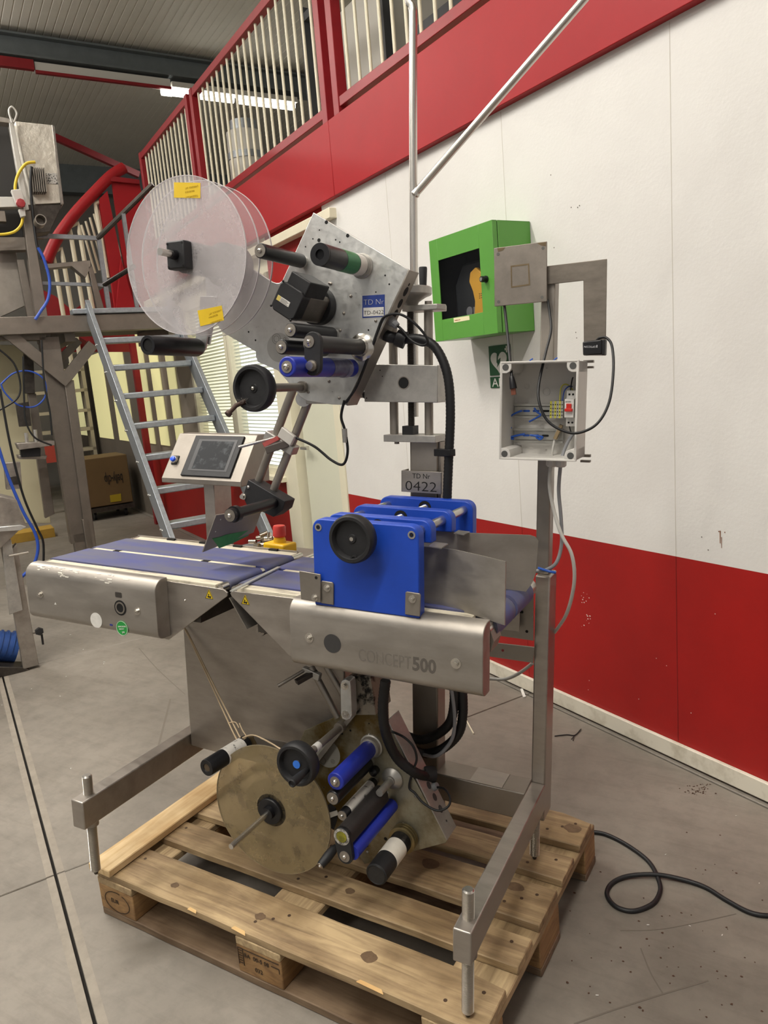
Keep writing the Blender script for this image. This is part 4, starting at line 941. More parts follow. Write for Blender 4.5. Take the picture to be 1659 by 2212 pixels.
# wrapped swing arm with hollow tube
F, B = axis_to((738, 1808), (822, 1710), YL-.03); t1 = MY(738, 1808, F.y); t2 = MY(745, 1850, F.y); rr_ = mpx(t1, 20)
ang = math.atan2(t2.z-t1.z, t2.x-t1.x)
pts = [(t1.x+rr_*math.cos(ang+math.radians(90+180*i/10)), t1.z+rr_*math.sin(ang+math.radians(90+180*i/10))) for i in range(11)] + [(t2.x+rr_*.92*math.cos(ang+math.radians(-90+180*i/10)), t2.z+rr_*.92*math.sin(ang+math.radians(-90+180*i/10))) for i in range(11)]
arm = MB().prism(XZ(pts, F.y), (0, .012, 0)).build('swing_arm', black_m, LP, bevel=.001)
hp = [(t1.x+rr_*math.cos(ang+math.radians(90+180*i/10)), t1.z+rr_*math.sin(ang+math.radians(90+180*i/10))) for i in range(11)] + [(t1.x+.018*math.cos(ang)+rr_*math.cos(ang-math.pi/2), t1.z+.018*math.sin(ang)+rr_*math.sin(ang-math.pi/2)), (t1.x+.018*math.cos(ang)-rr_*math.cos(ang-math.pi/2), t1.z+.018*math.sin(ang)-rr_*math.sin(ang-math.pi/2))]
MB().prism(XZ(hp, F.y+.004), (0, YL-.04-F.y, 0)).build('rubber_wrap', mat('worn_rubber_wrap', '2b2726', .6, 0, var=.3, scale=40), LP, smooth=50)
MB().lathe(t1, YN, [(-.001, rr_*.95), (.001, rr_*.95), (.0015, rr_*.75), (.001, rr_*.66), (-.001, rr_*.66)], n=32).build('frayed_edge', mat('frayed_white', 'b9b5ab', .8, 0, col2='4a4640', scale=120), LP)
MB().cyl(t1+YN*.0005, t1+YN*.0012, rr_*.62, n=26).build('tube_bore', mat('yellow_grease', '8f8a22', .5, 0, col2='5d5a18', scale=60), LP)
MB().cyl(t2, t2+YN*.002, rr_*.62, n=26).build('roller_cap', steel_d, LP); capscrew(LP, t2+YN*.002, rr_*.24)
q = MY(760, 1842, F.y+.012); MB().cyl(q, (q.x, YL-.012, q.z), mpx(q, 17), n=32).build('nip_roller', blue_r, LP)
# crank grip
F2 = MY(692, 1870, .16); G = MY(726, 1828, .215)
MB().lathe(F2, G-F2, [(0, .0095), (.002, .0105), (.03, .0125), ((G-F2).length*.8, .0115), ((G-F2).length, .007)], n=24).build('crank_grip', black_m, LP)
dv = (G-F2).normalized(); MB().cyl(F2, F2-dv*.0015, .009, n=22).build('grip_cap', steel_d, LP); capscrew(LP, F2-dv*.0015, .0038, ax=-dv)
# unwind tube, lower right
o, F, B, r = roller(LP, 'unwind_tube', (812, 1890), (878, 1803), YL, 25, black_m, front=False, stub=.004)
L = B.y-F.y
MB().lathe(F, YN, [(-.001, r*.9), (.001, r*.86), (-.002, r*.7), (-.006, r*.66), (-.006, 0)], n=32).build('tube_end', rubber, LP); capscrew(LP, F+Vector((0, .004, 0)), r*.16, steel_dk)
MB().lathe(F+Vector((0, L*.34, 0)), (0, 1, 0), [(0, r), (.0004, r*1.02), (L*.32, r*1.02), (L*.32+.0004, r)], n=36).build('white_label', mat('blank_paper_label', 'd9d4c8', .6, 0, var=.1, scale=30), LP)
MB().lathe(F+Vector((0, L*.66, 0)), (0, 1, 0), [(0, r*.9), (.001, r*1.0), (L*.14, r*1.0)], n=36).build('grey_sleeve', mat('grey_sleeve', '5d5955', .55, .2, var=.3, scale=50), LP)
brass = mat('brass_ring', '8d7f5c', .35, .8, var=.2, scale=40)
for k in range(3): MB().lathe(B+YN*(.006+k*.009), YN, [(0, r*1.2), (.001, r*1.32), (.0055, r*1.32), (.0065, r*1.2)], n=36).build('brass_ring', brass, LP)
# rewind tube, left, with label and its bracket
F, B = axis_to((446, 1659), (533, 1604), .30); r = mpx(F, 19)
F = MY(446, 1659, F.y); B = MY(531, 1606, .285); dv = (B-F).normalized(); LL = (B-F).length
MB().lathe(F, dv, [(.003, r*.45), (0, r*.5), (0, r*.95), (.003, r), (LL, r)], n=34).build('rewind_tube', black, LP)
MB().cyl(F+dv*.002, F+dv*.004, r*.48, n=20).build('tube_bore', mat('brown_bore', '4d4030', .7), LP)
MB().lathe(F+dv*LL*.42, dv, [(0, r), (.0004, r*1.03), (LL*.45, r*1.03), (LL*.45+.0004, r)], n=34).build('white_label', prt, LP)
MB().prism([MY(523, 1594, .29), MY(546, 1592, .29), MY(562, 1632, .29), MY(536, 1640, .29)], (0, .006, 0)).build('tube_bracket', mat('brown_stained_steel', '6d5c40', .5, .5, var=.3, scale=20), LP)
MB().bar(MY(548, 1600, .295), MY(650, 1620, YL+.003), .03, .006, side=(0, 0, 1)).build('tube_arm', steel_d, LP)
MB().tube([F+dv*.085+Vector((-.01, 0, -.016)), F+dv*.13+Vector((.0, 0, -.022))], .007, n=12).build('blue_wrap', mat('blue_film', '3d6fb0', .3, 0, alpha=.8), LP)
# lower reel disc, hub and shaft
LC = MY(586, 1750, .2); LC.y = 0
acr_b = acrylic('stained_acrylic', .6, '85765c', .3)
nt = acr_b.node_tree; b_ = nt.nodes['Principled BSDF']; n2 = nt.nodes.new('ShaderNodeTexNoise'); n2.inputs['Scale'].default_value = 26; n2.inputs['Detail'].default_value = 8
r_ = nt.nodes.new('ShaderNodeValToRGB'); r_.color_ramp.elements[0].position = .32; r_.color_ramp.elements[0].color = (*hexc('77694f'), 1); r_.color_ramp.elements[1].position = .5; r_.color_ramp.elements[1].color = (*hexc('8f7f5e'), 1)
tc_ = nt.nodes.new('ShaderNodeTexCoord'); nt.links.new(tc_.outputs['Object'], n2.inputs['Vector']); nt.links.new(n2.outputs['Fac'], r_.inputs[0]); nt.links.new(r_.outputs[0], b_.inputs['Base Color'])
MB().lathe((LC.x, .2045, LC.z), (0, 1, 0), [(0, .05), (0, .085), (.0006, .085), (.0006, .05)], n=48, close=True).build('grime_ring', mat('grime_film', '3d372e', .6, 0, alpha=.45), LP)
reel('reel_disc', .2, .179, acr_b, mat('stained_rim', '8a7d64', .3, 0, alpha=.9), LC, LP)
MB().lathe((LC.x, .2, LC.z), YN, [(-.03, .045), (0, .045), (.0, .036), (.008, .036), (.010, .034), (.010, .018), (.022, .017), (.022, 0)], n=40).build('reel_hub', black, LP)
MB().cyl((LC.x, .03, LC.z), (LC.x, YL, LC.z), .0068).build('reel_shaft', steel_b, LP)
MB().cyl((LC.x, .235, LC.z), (LC.x, .34, LC.z), .05).build('reel_core', mat('grey_core', '55524e', .6), LP)
# link, pivot block and rods under the cover
YK = .27
lk = MB().prism(pxpoly([(735, 1478), (739, 1470), (747, 1467), (755, 1471), (757, 1482), (760, 1545), (757, 1553), (748, 1557), (739, 1553), (736, 1543)], YK), (0, .03, 0)).build('link_plate', alu, LP, bevel=.002)
for (x, y) in ((745, 1482), (747, 1543)): bolt(LP, x, y, YK, .0068, wash=1.5)
MB().prism(pxpoly([(752, 1460), (800, 1460), (812, 1545), (760, 1545)], .31), (0, .09, 0)).build('pivot_block', mat('oily_block', '8d8577', .5, .3, col2='14120f', scale=22, contrast=(.42, .5)), LP, bevel=.002)
MB().cyl(MY(752, 1538, .28), MY(800, 1498, .37), .0125).build('pivot_pin', steel_d, LP)
for (t, b__) in (((672, 1440), (730, 1550)), ((706, 1440), (746, 1508))): MB().cyl(MY(*t, YL+.0), MY(*b__, YL), .0092).build('hanger_rod', steel_d, LP)
MB().cyl(MY(600, 1482, .27), MY(662, 1445, .33), .0045, n=12).build('sensor_rod', steel_d, LP)
MB().bar(MY(640, 1474, .29), MY(684, 1449, .34), .012, .018, side=(0, 0, 1)).build('label_sensor', steel_dk, LP, bevel=.001)
MB().bar(MY(655, 1446, .33), MY(692, 1463, .33), .016, .02, side=(0, 1, 0)).build('sensor_clamp', alu_c, LP, bevel=.002)
random.seed(11)
pts = [(699, 1745), (712, 1737), (724, 1746), (728, 1770), (720, 1793), (709, 1783), (700, 1778), (704, 1765)]
MB().prism(pxpoly(pts, .30), (0, .004, 0)).build('torn_foam', mat('black_foam', '242324', .8), LP)
MB().prism(pxpoly([(706, 1757), (728, 1750), (731, 1760), (710, 1768)], .298), (0, -.0006, 0)).build('paper_tag', white_l, LP)
MB().bar((LP and MY(690, 1640, YL+.008)), MY(800, 1500, YL+.02), .06, .012, side=(0, 1, 0)).build('rear_strut', steel_d, LP)
# ------------------------------------------------------------------ hoses and cables of the machine
def cable(name, pts, rp, m, parent, n=10, k=8):
    P = [MY(x, y, Y) for x, y, Y in pts]; r = mpx(P[len(P)//2], rp)
    return MB().tube(spline(P, k), r, n=n).build(name, m, parent, smooth=60)
def corrugated(name, pts, rp, m, parent, step=.0045):
    P = spline([MY(x, y, Y) for x, y, Y in pts], 16); r = mpx(P[len(P)//2], rp)
    # resample
    out = [P[0]]; acc = 0
    for i in range(1, len(P)):
        seg = (P[i]-P[i-1]).length; t = step-acc
        while t <= seg: out.append(P[i-1].lerp(P[i], t/seg)); t += step
        acc = (acc+seg) % step
    return MB().tube(out, [r if i % 2 else r*.93 for i in range(len(out))], n=16).build(name, m, parent, smooth=60)
corrugated('conduit_hose', [(833, 1470, .27), (827, 1530, .27), (834, 1585, .28), (858, 1637, .31), (895, 1668, .335), (922, 1678, .385)], 11.5, rubber, LP)
q = MY(926, 1674, .395); MB().cyl(q+Vector((-.012, -.01, .004)), q+Vector((.010, .012, -.002)), .021, n=24).build('hose_nut', black_m, LP)
corrugated('conduit_hose', [(981, 1480, .46), (981, 1520, .46), (972, 1560, .46), (945, 1586, .47), (910, 1598, .47), (880, 1590, .46), (868, 1578, .44)], 10.5, rubber, LP)
corrugated('conduit_hose', [(998, 1480, .47), (1000, 1540, .47), (990, 1585, .47), (955, 1618, .47), (918, 1628, .47), (893, 1620, .45)], 10.5, rubber, LP)
gcab = mat('grey_cable', '86878a', .5)
cable('grey_cable', [(974, 1480, .445), (982, 1545, .445), (978, 1592, .445), (958, 1622, .445), (938, 1634, .45), (915, 1630, .46)], 4, gcab, LP)
cable('thin_cable', [(846, 1580, .328), (872, 1592, .328), (893, 1613, .328), (900, 1640, .328), (892, 1665, .328), (884, 1700, .328), (896, 1713, .326), (915, 1735, .32), (945, 1751, .32), (968, 1742, .33), (972, 1722, .35), (958, 1703, .375), (935, 1701, .39)], 2.6, rubber, LP)
q = MY(930, 1702, .388); MB().lathe(q, n_, [(0, .012), (.01, .012), (.014, .010), (.022, .009)], n=18).build('cable_gland', mat('grey_gland', '7d7f82', .5), LP)
gland_m = mat('grey_gland', '')
# upper head cables
q = MY(842, 690, .425); MB().lathe(q, fn+Vector((0, 0, -.25)), [(0, .0125), (.012, .0125), (.014, .010), (.026, .0085)], n=8).build('cable_gland', gland_m, UP)
cable('thin_cable', [(822, 697, .398), (832, 683, .397), (860, 678, .40), (888, 692, .41), (914, 718, .42), (924, 738, .43), (912, 746, .43), (888, 735, .43), (868, 712, .43), (853, 700, .427)], 2.8, rubber, UP)
cable('thin_cable', [(744, 865, .396), (737, 900, .40), (745, 930, .40), (751, 975, .40), (741, 1003, .40), (716, 994, .40), (680, 965, .405), (640, 946, .41)], 3, rubber, UP)
MB().tube([MY(744, 926, .40), MY(746, 956, .40)], .0068, n=12).build('cable_ferrule', alu_c, UP)
cable('thin_cable', [(822, 697, .398), (812, 725, .398), (796, 770, .398), (770, 835, .398), (746, 870, .397)], 3, rubber, UP)
e0_ = MY(832, 722, .435)
MB().tube(spline([e0_+Vector((-.004, .0, 0)), e0_+fn*.014, MY(858, 731, .445), MY(874, 735, .45)], 6), .0145, n=18).build('hose_elbow', black, UP)
MB().cyl(MY(856, 729, .445), MY(876, 736, .452), .021, n=24).build('hose_nut', black, UP)
corrugated('conduit_hose', [(872, 733, .455), (905, 732, .46), (936, 746, .465), (958, 782, .465), (970, 830, .465), (973, 900, .465), (969, 1000, .465), (966, 1080, .465), (966, 1150, .47)], 10.5, rubber, MCH)
MB().bar(MY(943, 977, .47), MY(978, 978, .455), .018, .024, side=(0, 0, 1)).build('hose_clip', black, MCH, bevel=.002)
# ------------------------------------------------------------------ right post head: square plate, angle arm, scanner
YS = .548
sq = MB().prism(pxpoly([(1067, 536), (1181, 521), (1181, 651), (1068, 662)], YS), (0, .006, 0)).build('square_plate', mat('heat_stained_steel', '8f877e', .45, .75, var=.25, scale=14, bump=.05), MCH, bevel=.001)
for (x, y) in ((1076, 549), (1173, 536), (1171, 642), (1077, 652)): disc_on(sq, 'plate_hole', x, y, YS-.0001, 3.4, mat('grey_hole', '5a5a55', .7), t=.0004, n=14)
rs = mat('weld_stain', '75654c', .55, .5, var=.3, scale=40)
sm = MB()
qa = pxpoly([(1103, 574), (1143, 569), (1145, 616), (1104, 622)], YS-.0002)
for i in range(4):
    p0, p1 = Vector(qa[i]), Vector(qa[(i+1) % 4]); c = sum((Vector(t) for t in qa), Vector())/4
    sm.prism([p0, p1, p1.lerp(c, .13), p0.lerp(c, .13)], (0, -.0003, 0))
sm.build('weld_stain', rs, sq)
qb = MB()
for pts in ([(1074, 536), (1092, 534), (1086, 541), (1076, 544)], [(1160, 525), (1180, 523), (1179, 532), (1168, 530)]): qb.prism(pxpoly(pts, YS-.0002), (0, -.0003, 0))
qb.build('rust_stain', rs, sq)
arm_m = mat('brushed_angle_steel', '857d73', .45, .8, var=.25, scale=10, stretch=(2, 1, 5))
ar = MB().prism(pxpoly([(1178, 575), (1311, 559), (1308, 768), (1261, 768), (1260, 606), (1178, 615)], .562), (0, .005, 0)).build('angle_arm', arm_m, MCH, bevel=.001)
sc = MB().prism(pxpoly([(1258, 738), (1300, 733), (1300, 766), (1259, 768)], .530), (0, .031, 0)).build('barcode_scanner', black, ar, bevel=.003)
MB().prism(pxpoly([(1299, 733), (1307, 733), (1306, 767), (1299, 767)], .534), (0, .027, 0)).build('scanner_side', black_m, ar, bevel=.002)
a_ = MY(1288, 747, .5295); b_ = MY(1264, 750, .5295)
text('scanner_text', 'OPTICON', .0062, (a_.x, .5293, a_.z), (-1, 0, .03), (-.03, 0, -1), mat('pale_print', 'b9b9bd', .5), ar, sx=1.0)
q = MY(1289.5, 748, .53); MB().box(q.x-.001, q.x+.001, .5294, .53, q.z-.003, q.z+.003).build('scanner_logo', mat('pale_print', ''), ar)
cable('scanner_cable', [(1288, 737, .55), (1296, 730, .545), (1310, 730, .54), (1322, 748, .53), (1325, 800, .50), (1316, 868, .47), (1290, 915, .45), (1250, 935, .44), (1215, 930, .435), (1182, 908, .435), (1165, 870, .44), (1164, 830, .46), (1178, 765, .50), (1190, 715, .53), (1188, 680, .55), (1183, 648, .56)], 3, rubber, MCH)
cable('usb_cable', [(1089, 655, .56), (1093, 690, .55), (1099, 750, .52), (1104, 800, .47), (1106, 815, .46)], 3.2, rubber, MCH)
q = MY(1107, 826, .458); MB().lathe(MY(1105, 812, .459), MY(1109, 838, .457)-MY(1105, 812, .459), [(0, .004), (.004, .006), (.02, .008), (.03, .0085)], n=14).build('usb_plug', black, MCH)
MB().bar(MY(1108.5, 838, .457), MY(1110, 853, .456), .011, .005, side=(1, 0, 0)).build('usb_contact', mat('copper_plug', '7a4a3a', .4, .5), MCH)
# ------------------------------------------------------------------ open junction box
YF_ = .455
jb = mat('grey_abs_box', 'c8c5bf', .5, 0, var=.05, scale=20)
x0 = MY(1081, 890, YF_).x; x1 = MY(1246, 880, YF_).x; z0 = MY(1165, 993, YF_).z; z1 = MY(1165, 781, YF_).z; yb = .565
t = .0035
J = MB(); J.box(x0, x1, yb-t, yb, z0, z1); J.box(x0, x0+t, YF_, yb, z0, z1); J.box(x1-t, x1, YF_, yb, z0, z1); J.box(x0, x1, YF_, yb, z0, z0+t); J.box(x0, x1, YF_, yb, z1-t, z1)
JB = J.build('junction_box', jb, MCH, bevel=.001)
for cx_, sx_ in ((x0, 1), (x1, -1)):
    for cz, sz in ((z0, 1), (z1, -1)):
        w = .025
        pts = [(cx_, cz), (cx_+sx_*w, cz), (cx_+sx_*w, cz+sz*w*.55), (cx_+sx_*w*.85, cz+sz*w*.85), (cx_+sx_*w*.55, cz+sz*w), (cx_, cz+sz*w)]
        MB().prism(XZ(pts, YF_+.0002), (0, yb-YF_-.004, 0)).build('corner_pillar', jb, JB, bevel=.0008)
        MB().cyl((cx_+sx_*w*.45, YF_-.0003, cz+sz*w*.45), (cx_+sx_*w*.45, YF_+.002, cz+sz*w*.45), .0078, n=18).build('screw_well', mat('well_grey', '4a4a48', .7), JB)
rim = MB()
for (a0, a1, b0, b1) in ((x0-.002, x1+.002, z1-.002, z1+.002), (x0-.002, x1+.002, z0-.002, z0+.002)): rim.box(a0, a1, YF_-.001, YF_+.006, b0, b1)
for (a0, a1) in ((x0-.002, x0+.002), (x1-.002, x1+.002)): rim.box(a0, a1, YF_-.001, YF_+.006, z0, z1)
rim.build('box_rim', jb, JB, bevel=.0008)
din = mat('zinc_rail', 'b5b3ab', .35, .8, var=.1, scale=40)
bt = mat('blue_cable_tie', '2450a4', .4)
for (py, x_r) in ((888, .93), (941, .72)):
    z = MY(1140, py, yb-.02).z; xe = x0+(x1-x0)*x_r
    MB().box(x0+.006, xe, yb-.012, yb-.0105, z-.010, z+.010).build('din_rail', din, JB)
    for s_ in (-1, 1): MB().box(x0+.006, xe, yb-.018, yb-.010, z+s_*.0165-.001, z+s_*.0165+.001).build('rail_lip', din, JB); MB().box(x0+.006, xe, yb-.0185, yb-.017, z+min(s_*.0165, s_*.0125), z+max(s_*.0165, s_*.0125)).build('rail_flange', din, JB)
    for k in range(3): MB().prism(XZ(rrect(x0+.028+k*.024, x0+.045+k*.024, z-.0026, z+.0026, .0025), yb-.0121), (0, -.0005, 0)).build('rail_slot', bt if k < 2 else hole_m, JB)
def tie(pts, r=1.6): return cable('cable_tie', [(x, y, yb-.03) for x, y in pts], r, bt, JB, n=6, k=5)
tie([(1128, 887), (1112, 893), (1102, 901), (1095, 914), (1096, 918), (1105, 925)], 2.0); tie([(1154, 881), (1160, 890), (1168, 896), (1158, 903), (1143, 911)], 2.0)
tie([(1134, 938), (1120, 940), (1098, 946), (1110, 948)], 2.4); tie([(1145, 940), (1160, 942), (1172, 944), (1166, 949), (1158, 944)], 2.4)
z = MY(1200, 885, yb-.03).z
tbm = mat('terminal_grey', '9b9a92', .5); tby = mat('terminal_yellow_green', 'b9b443', .5)
xa = MY(1188, 885, yb-.05).x; xb = MY(1217, 885, yb-.05).x
TB = MB().box(xa, xb, yb-.052, yb-.012, z-.019, z+.021).build('terminal_block', tbm, JB, bevel=.001)
for k in range(6):
    xx = xa+(k+.5)*(xb-xa)/6
    if k % 2 == 0: MB().box(xx-.0022, xx+.0022, yb-.0526, yb-.05, z-.019, z+.021).build('terminal_strip', tby, JB)
    for dz in (.013, .004, -.004, -.012): MB().cyl((xx, yb-.0526, z+dz), (xx, yb-.0532, z+dz), .0014, n=8).build('terminal_hole', hole_m, JB)
bw = mat('breaker_white', 'd7d5d0', .45)
xa = MY(1220, 890, yb-.06).x; xb = MY(1240, 890, yb-.06).x; zc_ = MY(1230, 883, yb-.06).z
Bp = [(yb-.012, -.042), (yb-.045, -.042), (yb-.045, -.022), (yb-.065, -.020), (yb-.065, .022), (yb-.045, .024), (yb-.045, .042), (yb-.012, .042)]
MB().prism([(xa, y, zc_+dz) for y, dz in Bp], (xb-xa, 0, 0)).build('circuit_breaker', bw, JB, bevel=.0008)
es = mat('breaker_red', 'c2281f', .4); MB().box(xa+.002, xb-.002, yb-.073, yb-.064, zc_-.006, zc_+.001).build('breaker_switch', es, JB, bevel=.001); MB().box(xa+.005, xb-.005, yb-.070, yb-.064, zc_, zc_+.012).build('switch_stem', es, JB, bevel=.001)
text('breaker_text', 'EATON', .0038, (xa+.002, yb-.0654, zc_+.015), (1, 0, 0), (0, 0, 1), ink_b, JB)
for dz in (.033, -.033):
    for dx in (.3, .7): MB().cyl((xa+(xb-xa)*dx, yb-.0453, zc_+dz), (xa+(xb-xa)*dx, yb-.046, zc_+dz), .0024, n=10).build('screw_hole', hole_m, JB)
ygw = mat('earth_wire', 'a8a23a', .5); blw = mat('blue_wire', '2a4488', .5)
for pts, m in (([(1209, 866, .05), (1212, 838, .04), (1222, 830, .035), (1234, 838, .03), (1241, 852, .025)], ygw), ([(1215, 866, .05), (1219, 845, .045), (1228, 835, .04), (1236, 835, .03)], blw), ([(1233, 850, .04), (1233, 838, .04), (1236, 820, .03), (1238, 815, .03)], rubber), ([(1230, 921, .04), (1233, 932, .03), (1238, 938, .025)], rubber)):
    cable('wire', [(x, y, yb-d) for x, y, d in pts], 1.5, m, JB, n=7)
cable('grey_cable', [(1240, 935, yb-.03), (1228, 952, yb-.03), (1218, 975, yb-.035), (1213, 992, yb-.04)], 3.6, gcab, JB)
cable('grey_cable', [(1205, 925, yb-.03), (1198, 950, yb-.03), (1194, 970, yb-.04), (1192, 992, yb-.04)], 2.4, mat('pale_cable', 'b4b2ac', .5), JB)
MB().bar(MY(1199, 948, yb-.03), MY(1213, 918, yb-.03), .012, .008, side=(0, 1, 0)).build('cable_sheath', mat('amber_sheath', '8d7a5a', .5, 0, alpha=.9), JB)
for (x, y, r) in ((1138, 835, 6), (1180, 846, 8.5), (1122, 808, 3), (1181, 795, 1.5), (1124, 964, 3), (1180, 972, 1.5)):
    q = MY(x, y, yb-t-.0003); r = mpx(q, r); MB().lathe(q, YN, [(0, r), (.0012, r), (.0012, r*.82), (0, r*.82)], n=22).build('moulded_ring', jb, JB)
for (x, pyy) in ((1192, 0), (1211, 0)):
    q = MY(x, 1000, .51); q.z = z0; MB().lathe(q, (0, 0, -1), [(0, .012), (.006, .012), (.006, .014), (.018, .014), (.022, .010)], n=10).build('cable_gland', jb, JB)
for (y) in (781, 985):
    q = MY(1262, y, .56); MB().box(x1-.01, x1+.013, yb-.002, yb+.012, q.z-.003, q.z+.003).build('mount_rail', arm_m, JB)
    MB().box(x1-.01, x1+.013, yb-.002, yb+.012, q.z-.016, q.z-.011).build('mount_rail', arm_m, JB)
for (x, y) in ((1147, 776), (1200, 774)): cable('cable_tie', [(x-4, y+5, .55), (x, y+1, .548), (x+4, y-1, .55)], 1.6, bt, JB, n=6)
wcab = mat('pale_cable', '')
cable('supply_cable', [(1190, 1003, .51), (1187, 1050, .51), (1197, 1105, .51), (1213, 1155, .50), (1234, 1195, .50), (1241, 1240, .51), (1236, 1285, .53), (1222, 1330, .56), (1198, 1366, .62)], 4, wcab, MCH)
cable('supply_cable', [(1211, 1003, .51), (1207, 1060, .52), (1212, 1120, .53), (1213, 1175, .535), (1202, 1215, .53), (1180, 1231, .54), (1160, 1233, .55)], 4, gcab, MCH)
cable('cable_tie', [(1163, 1227, .54), (1185, 1234, .53), (1200, 1237, .535)], 3, bt, MCH, n=6)
cable('supply_cable', [(1150, 1433, .60), (1120, 1455, .62), (1090, 1467, .64), (1055, 1466, .66)], 3.6, wcab, MCH)
# twine tied from the cabinet to the rewind tube
tw = mat('jute_twine', 'c8b292', .8)
cable('twine', [(398, 1355, .362), (450, 1465, .33), (505, 1585, .28), (517, 1603, .27)], 1.7, tw, MCH, n=6)
cable('twine', [(402, 1360, .362), (456, 1468, .33), (512, 1580, .28), (524, 1603, .27)], 1.7, tw, MCH, n=6)
cable('twine', [(524, 1594, .27), (545, 1588, .26), (570, 1597, .24), (606, 1618, .2)], 1.9, tw, MCH, n=6)
cable('twine', [(517, 1562, .28), (524, 1578, .275), (532, 1592, .27), (521, 1600, .27)], 1.4, tw, MCH, n=6)
cable('twine', [(493, 1562, .29), (508, 1560, .285), (516, 1572, .28)], 1.3, tw, MCH, n=6)
# ------------------------------------------------------------------ roof of the hall
roof_m = mat('roof_sheet', 'd2cfc4', .6, 0, var=.06, scale=3)
beam_g = mat('grey_roof_beam', '6f7678', .5, .4, var=.15, scale=8)
ZC = 5.45
rf = MB(); prof = []; o_ = -9.0
while o_ < 10:
    prof += [(o_, ZC), (o_+.07, ZC), (o_+.074, ZC+.005), (o_+.082, ZC+.005), (o_+.086, ZC)]; o_ += .086
vs = []; fs = []
for (o_, z) in prof:
    vs += [wallpt(-9, z, o_), wallpt(16, z, o_)]
for i in range(len(prof)-1): fs.append((2*i, 2*i+1, 2*i+3, 2*i+2))
rf._add(vs, fs)
tag(rf.build('ceiling', roof_m, smooth=0), 'ribbed grey metal roof', kind='structure')
BEAMS = (7.2, 1.0, -5.2)
for k, s in enumerate(BEAMS):
    b = WB(); b.wbox(s-.04, s+.04, -8, 9, 5.18, 5.40); b.wbox(s-.12, s+.12, -8, 9, 5.17, 5.19); b.wbox(s-.12, s+.12, -8, 9, 5.38, 5.40)
    tag(b.build('trim_roof_beam_%d' % (k+1), beam_g), 'grey steel roof beam', kind='structure')
tag(WB().wbox(7.1, 7.16, .52, 9, 5.05, 5.15).build('trim_roof_rail', red_dk), 'red steel roof tie', kind='structure')
tag(WB().wbox(11.9, 12.1, -8, 9, 5.0, 5.5).build('trim_eaves_beam', beam_g), 'dark eaves beam', kind='structure')
tag(WB().wbox(12.2, 12.4, -8, 9, 0, 5.6).build('wall_far', mat('far_wall_sheet', '6f6c65', .6, 0, var=.1, scale=1.5), smooth=0), 'grey far wall', kind='structure')
def sbar(name, p0, p1, s, wpx, m, parent=None, depth=.05, kind=None):
    a, b = ws(*p0, s), ws(*p1, s); w = wpx*((a-CAMP).dot(CF))/FPX
    return MB().bar(a, b, w, depth, side=WD.cross(b-a)).build(name, m, parent, kind=kind)
for k, (a, b, s, w) in enumerate((((0, 30), (100, -5), 8.0, 14), ((100, 288), (300, 378), 9.0, 13), ((730, 60), (800, 165), 6.5, 8))):
    tag(sbar('trim_brace_%d' % (k+1), a, b, s, w, red_dk, depth=.08), 'red diagonal roof brace', kind='structure')
# light line across the hall
tube_e = mat('lit_tube', 'ffffff', .4, emit=(1, .95, .86), estr=9)
tube_e.cycles.emission_sampling = 'NONE'
white_f = mat('white_fitting', 'c9c7c0', .5)
lmp = empty('strip_lamp', 'lit fluorescent strip lamp seen through the mezzanine railing', 'lamp')
o = WB().wbox(7.12, 7.24, -2.65, -1.0, 5.06, 5.12).build('lamp_housing', white_f, lmp)
WB().wbox(7.12, 7.24, -.98, .51, 5.055, 5.14).build('lamp_trunking', white_f, lmp); WB().wbox(7.10, 7.14, -.98, .51, 5.02, 5.05).build('trunking_edge', red_dk, lmp)
for (a, b) in ((-1.78, -1.02), (-2.62, -1.86)):
    MB().cyl(wallpt(7.18, 5.02, a), wallpt(7.18, 5.02, b), .045, n=14).build('lamp_tube', tube_e, lmp)
MB().cyl(wallpt(7.18, 5.02, -1.0), wallpt(7.18, 5.02, -.88), .05, n=14).build('lamp_end', tube_e, lmp)
area_light('lamp_light', wallpt(7.18, 4.94, -1.8), .2, 1.6, 60, rotz=WROT)
for i, (s, off) in enumerate(LAMPS):
    h = empty('strip_lamp', 'fluorescent batten lamp hanging over the machine hall', 'lamp', group='battens over the machine hall')
    WB().wbox(s-.1, s+.1, off-.85, off+.85, 4.64, 4.72).build('lamp_housing', white_f, h)
    for d in (-.05, .05): MB().cyl(wallpt(s+d, 4.61, off-.8), wallpt(s+d, 4.61, off+.8), .016, n=10).build('lamp_tube', tube_e, h)
    for d in (-.7, .7): MB().cyl(wallpt(s, 4.72, off+d), wallpt(s, ZC, off+d), .004, n=6).build('hanger_wire', steel_d, h)
# ------------------------------------------------------------------ mezzanine railing
RO = -.03
def railing(s0, s1, label, i):
    r = empty('mezzanine_railing', label, 'railing')
    for s in (s0, s1): WB().wbox(s-.03, s+.03, RO-.03, RO+.03, 2.80, 3.74).build('railing_post', red_dk, r, bevel=.003)
    WB().wbox(s0+.03, s1-.03, RO-.025, RO+.025, 3.68, 3.735).build('top_rail', red_dk, r, bevel=.003)
    WB().wbox(s0+.03, s1-.03, RO-.025, RO+.025, 2.865, 2.915).build('bottom_rail', red_dk, r, bevel=.003)
    n = int(round((s1-s0)/.108)); ref = None
    for k in range(1, n):
        s = s0+(s1-s0)*k/n
        if ref is None: ref = MB().cyl((0, 0, 2.915), (0, 0, 3.68), .0088, n=8).build('baluster', ivory, r); o = ref
        else: o = ref.copy(); COL.objects.link(o); o.parent = r
        o.location = wallpt(s, 0, RO)
    return r
railing(1.585, 3.70, 'red mezzanine railing section with ivory bars, the middle one above the label head', 0)
railing(3.83, 5.33, 'red mezzanine railing section with ivory bars, the far one beside the stairs', 1)
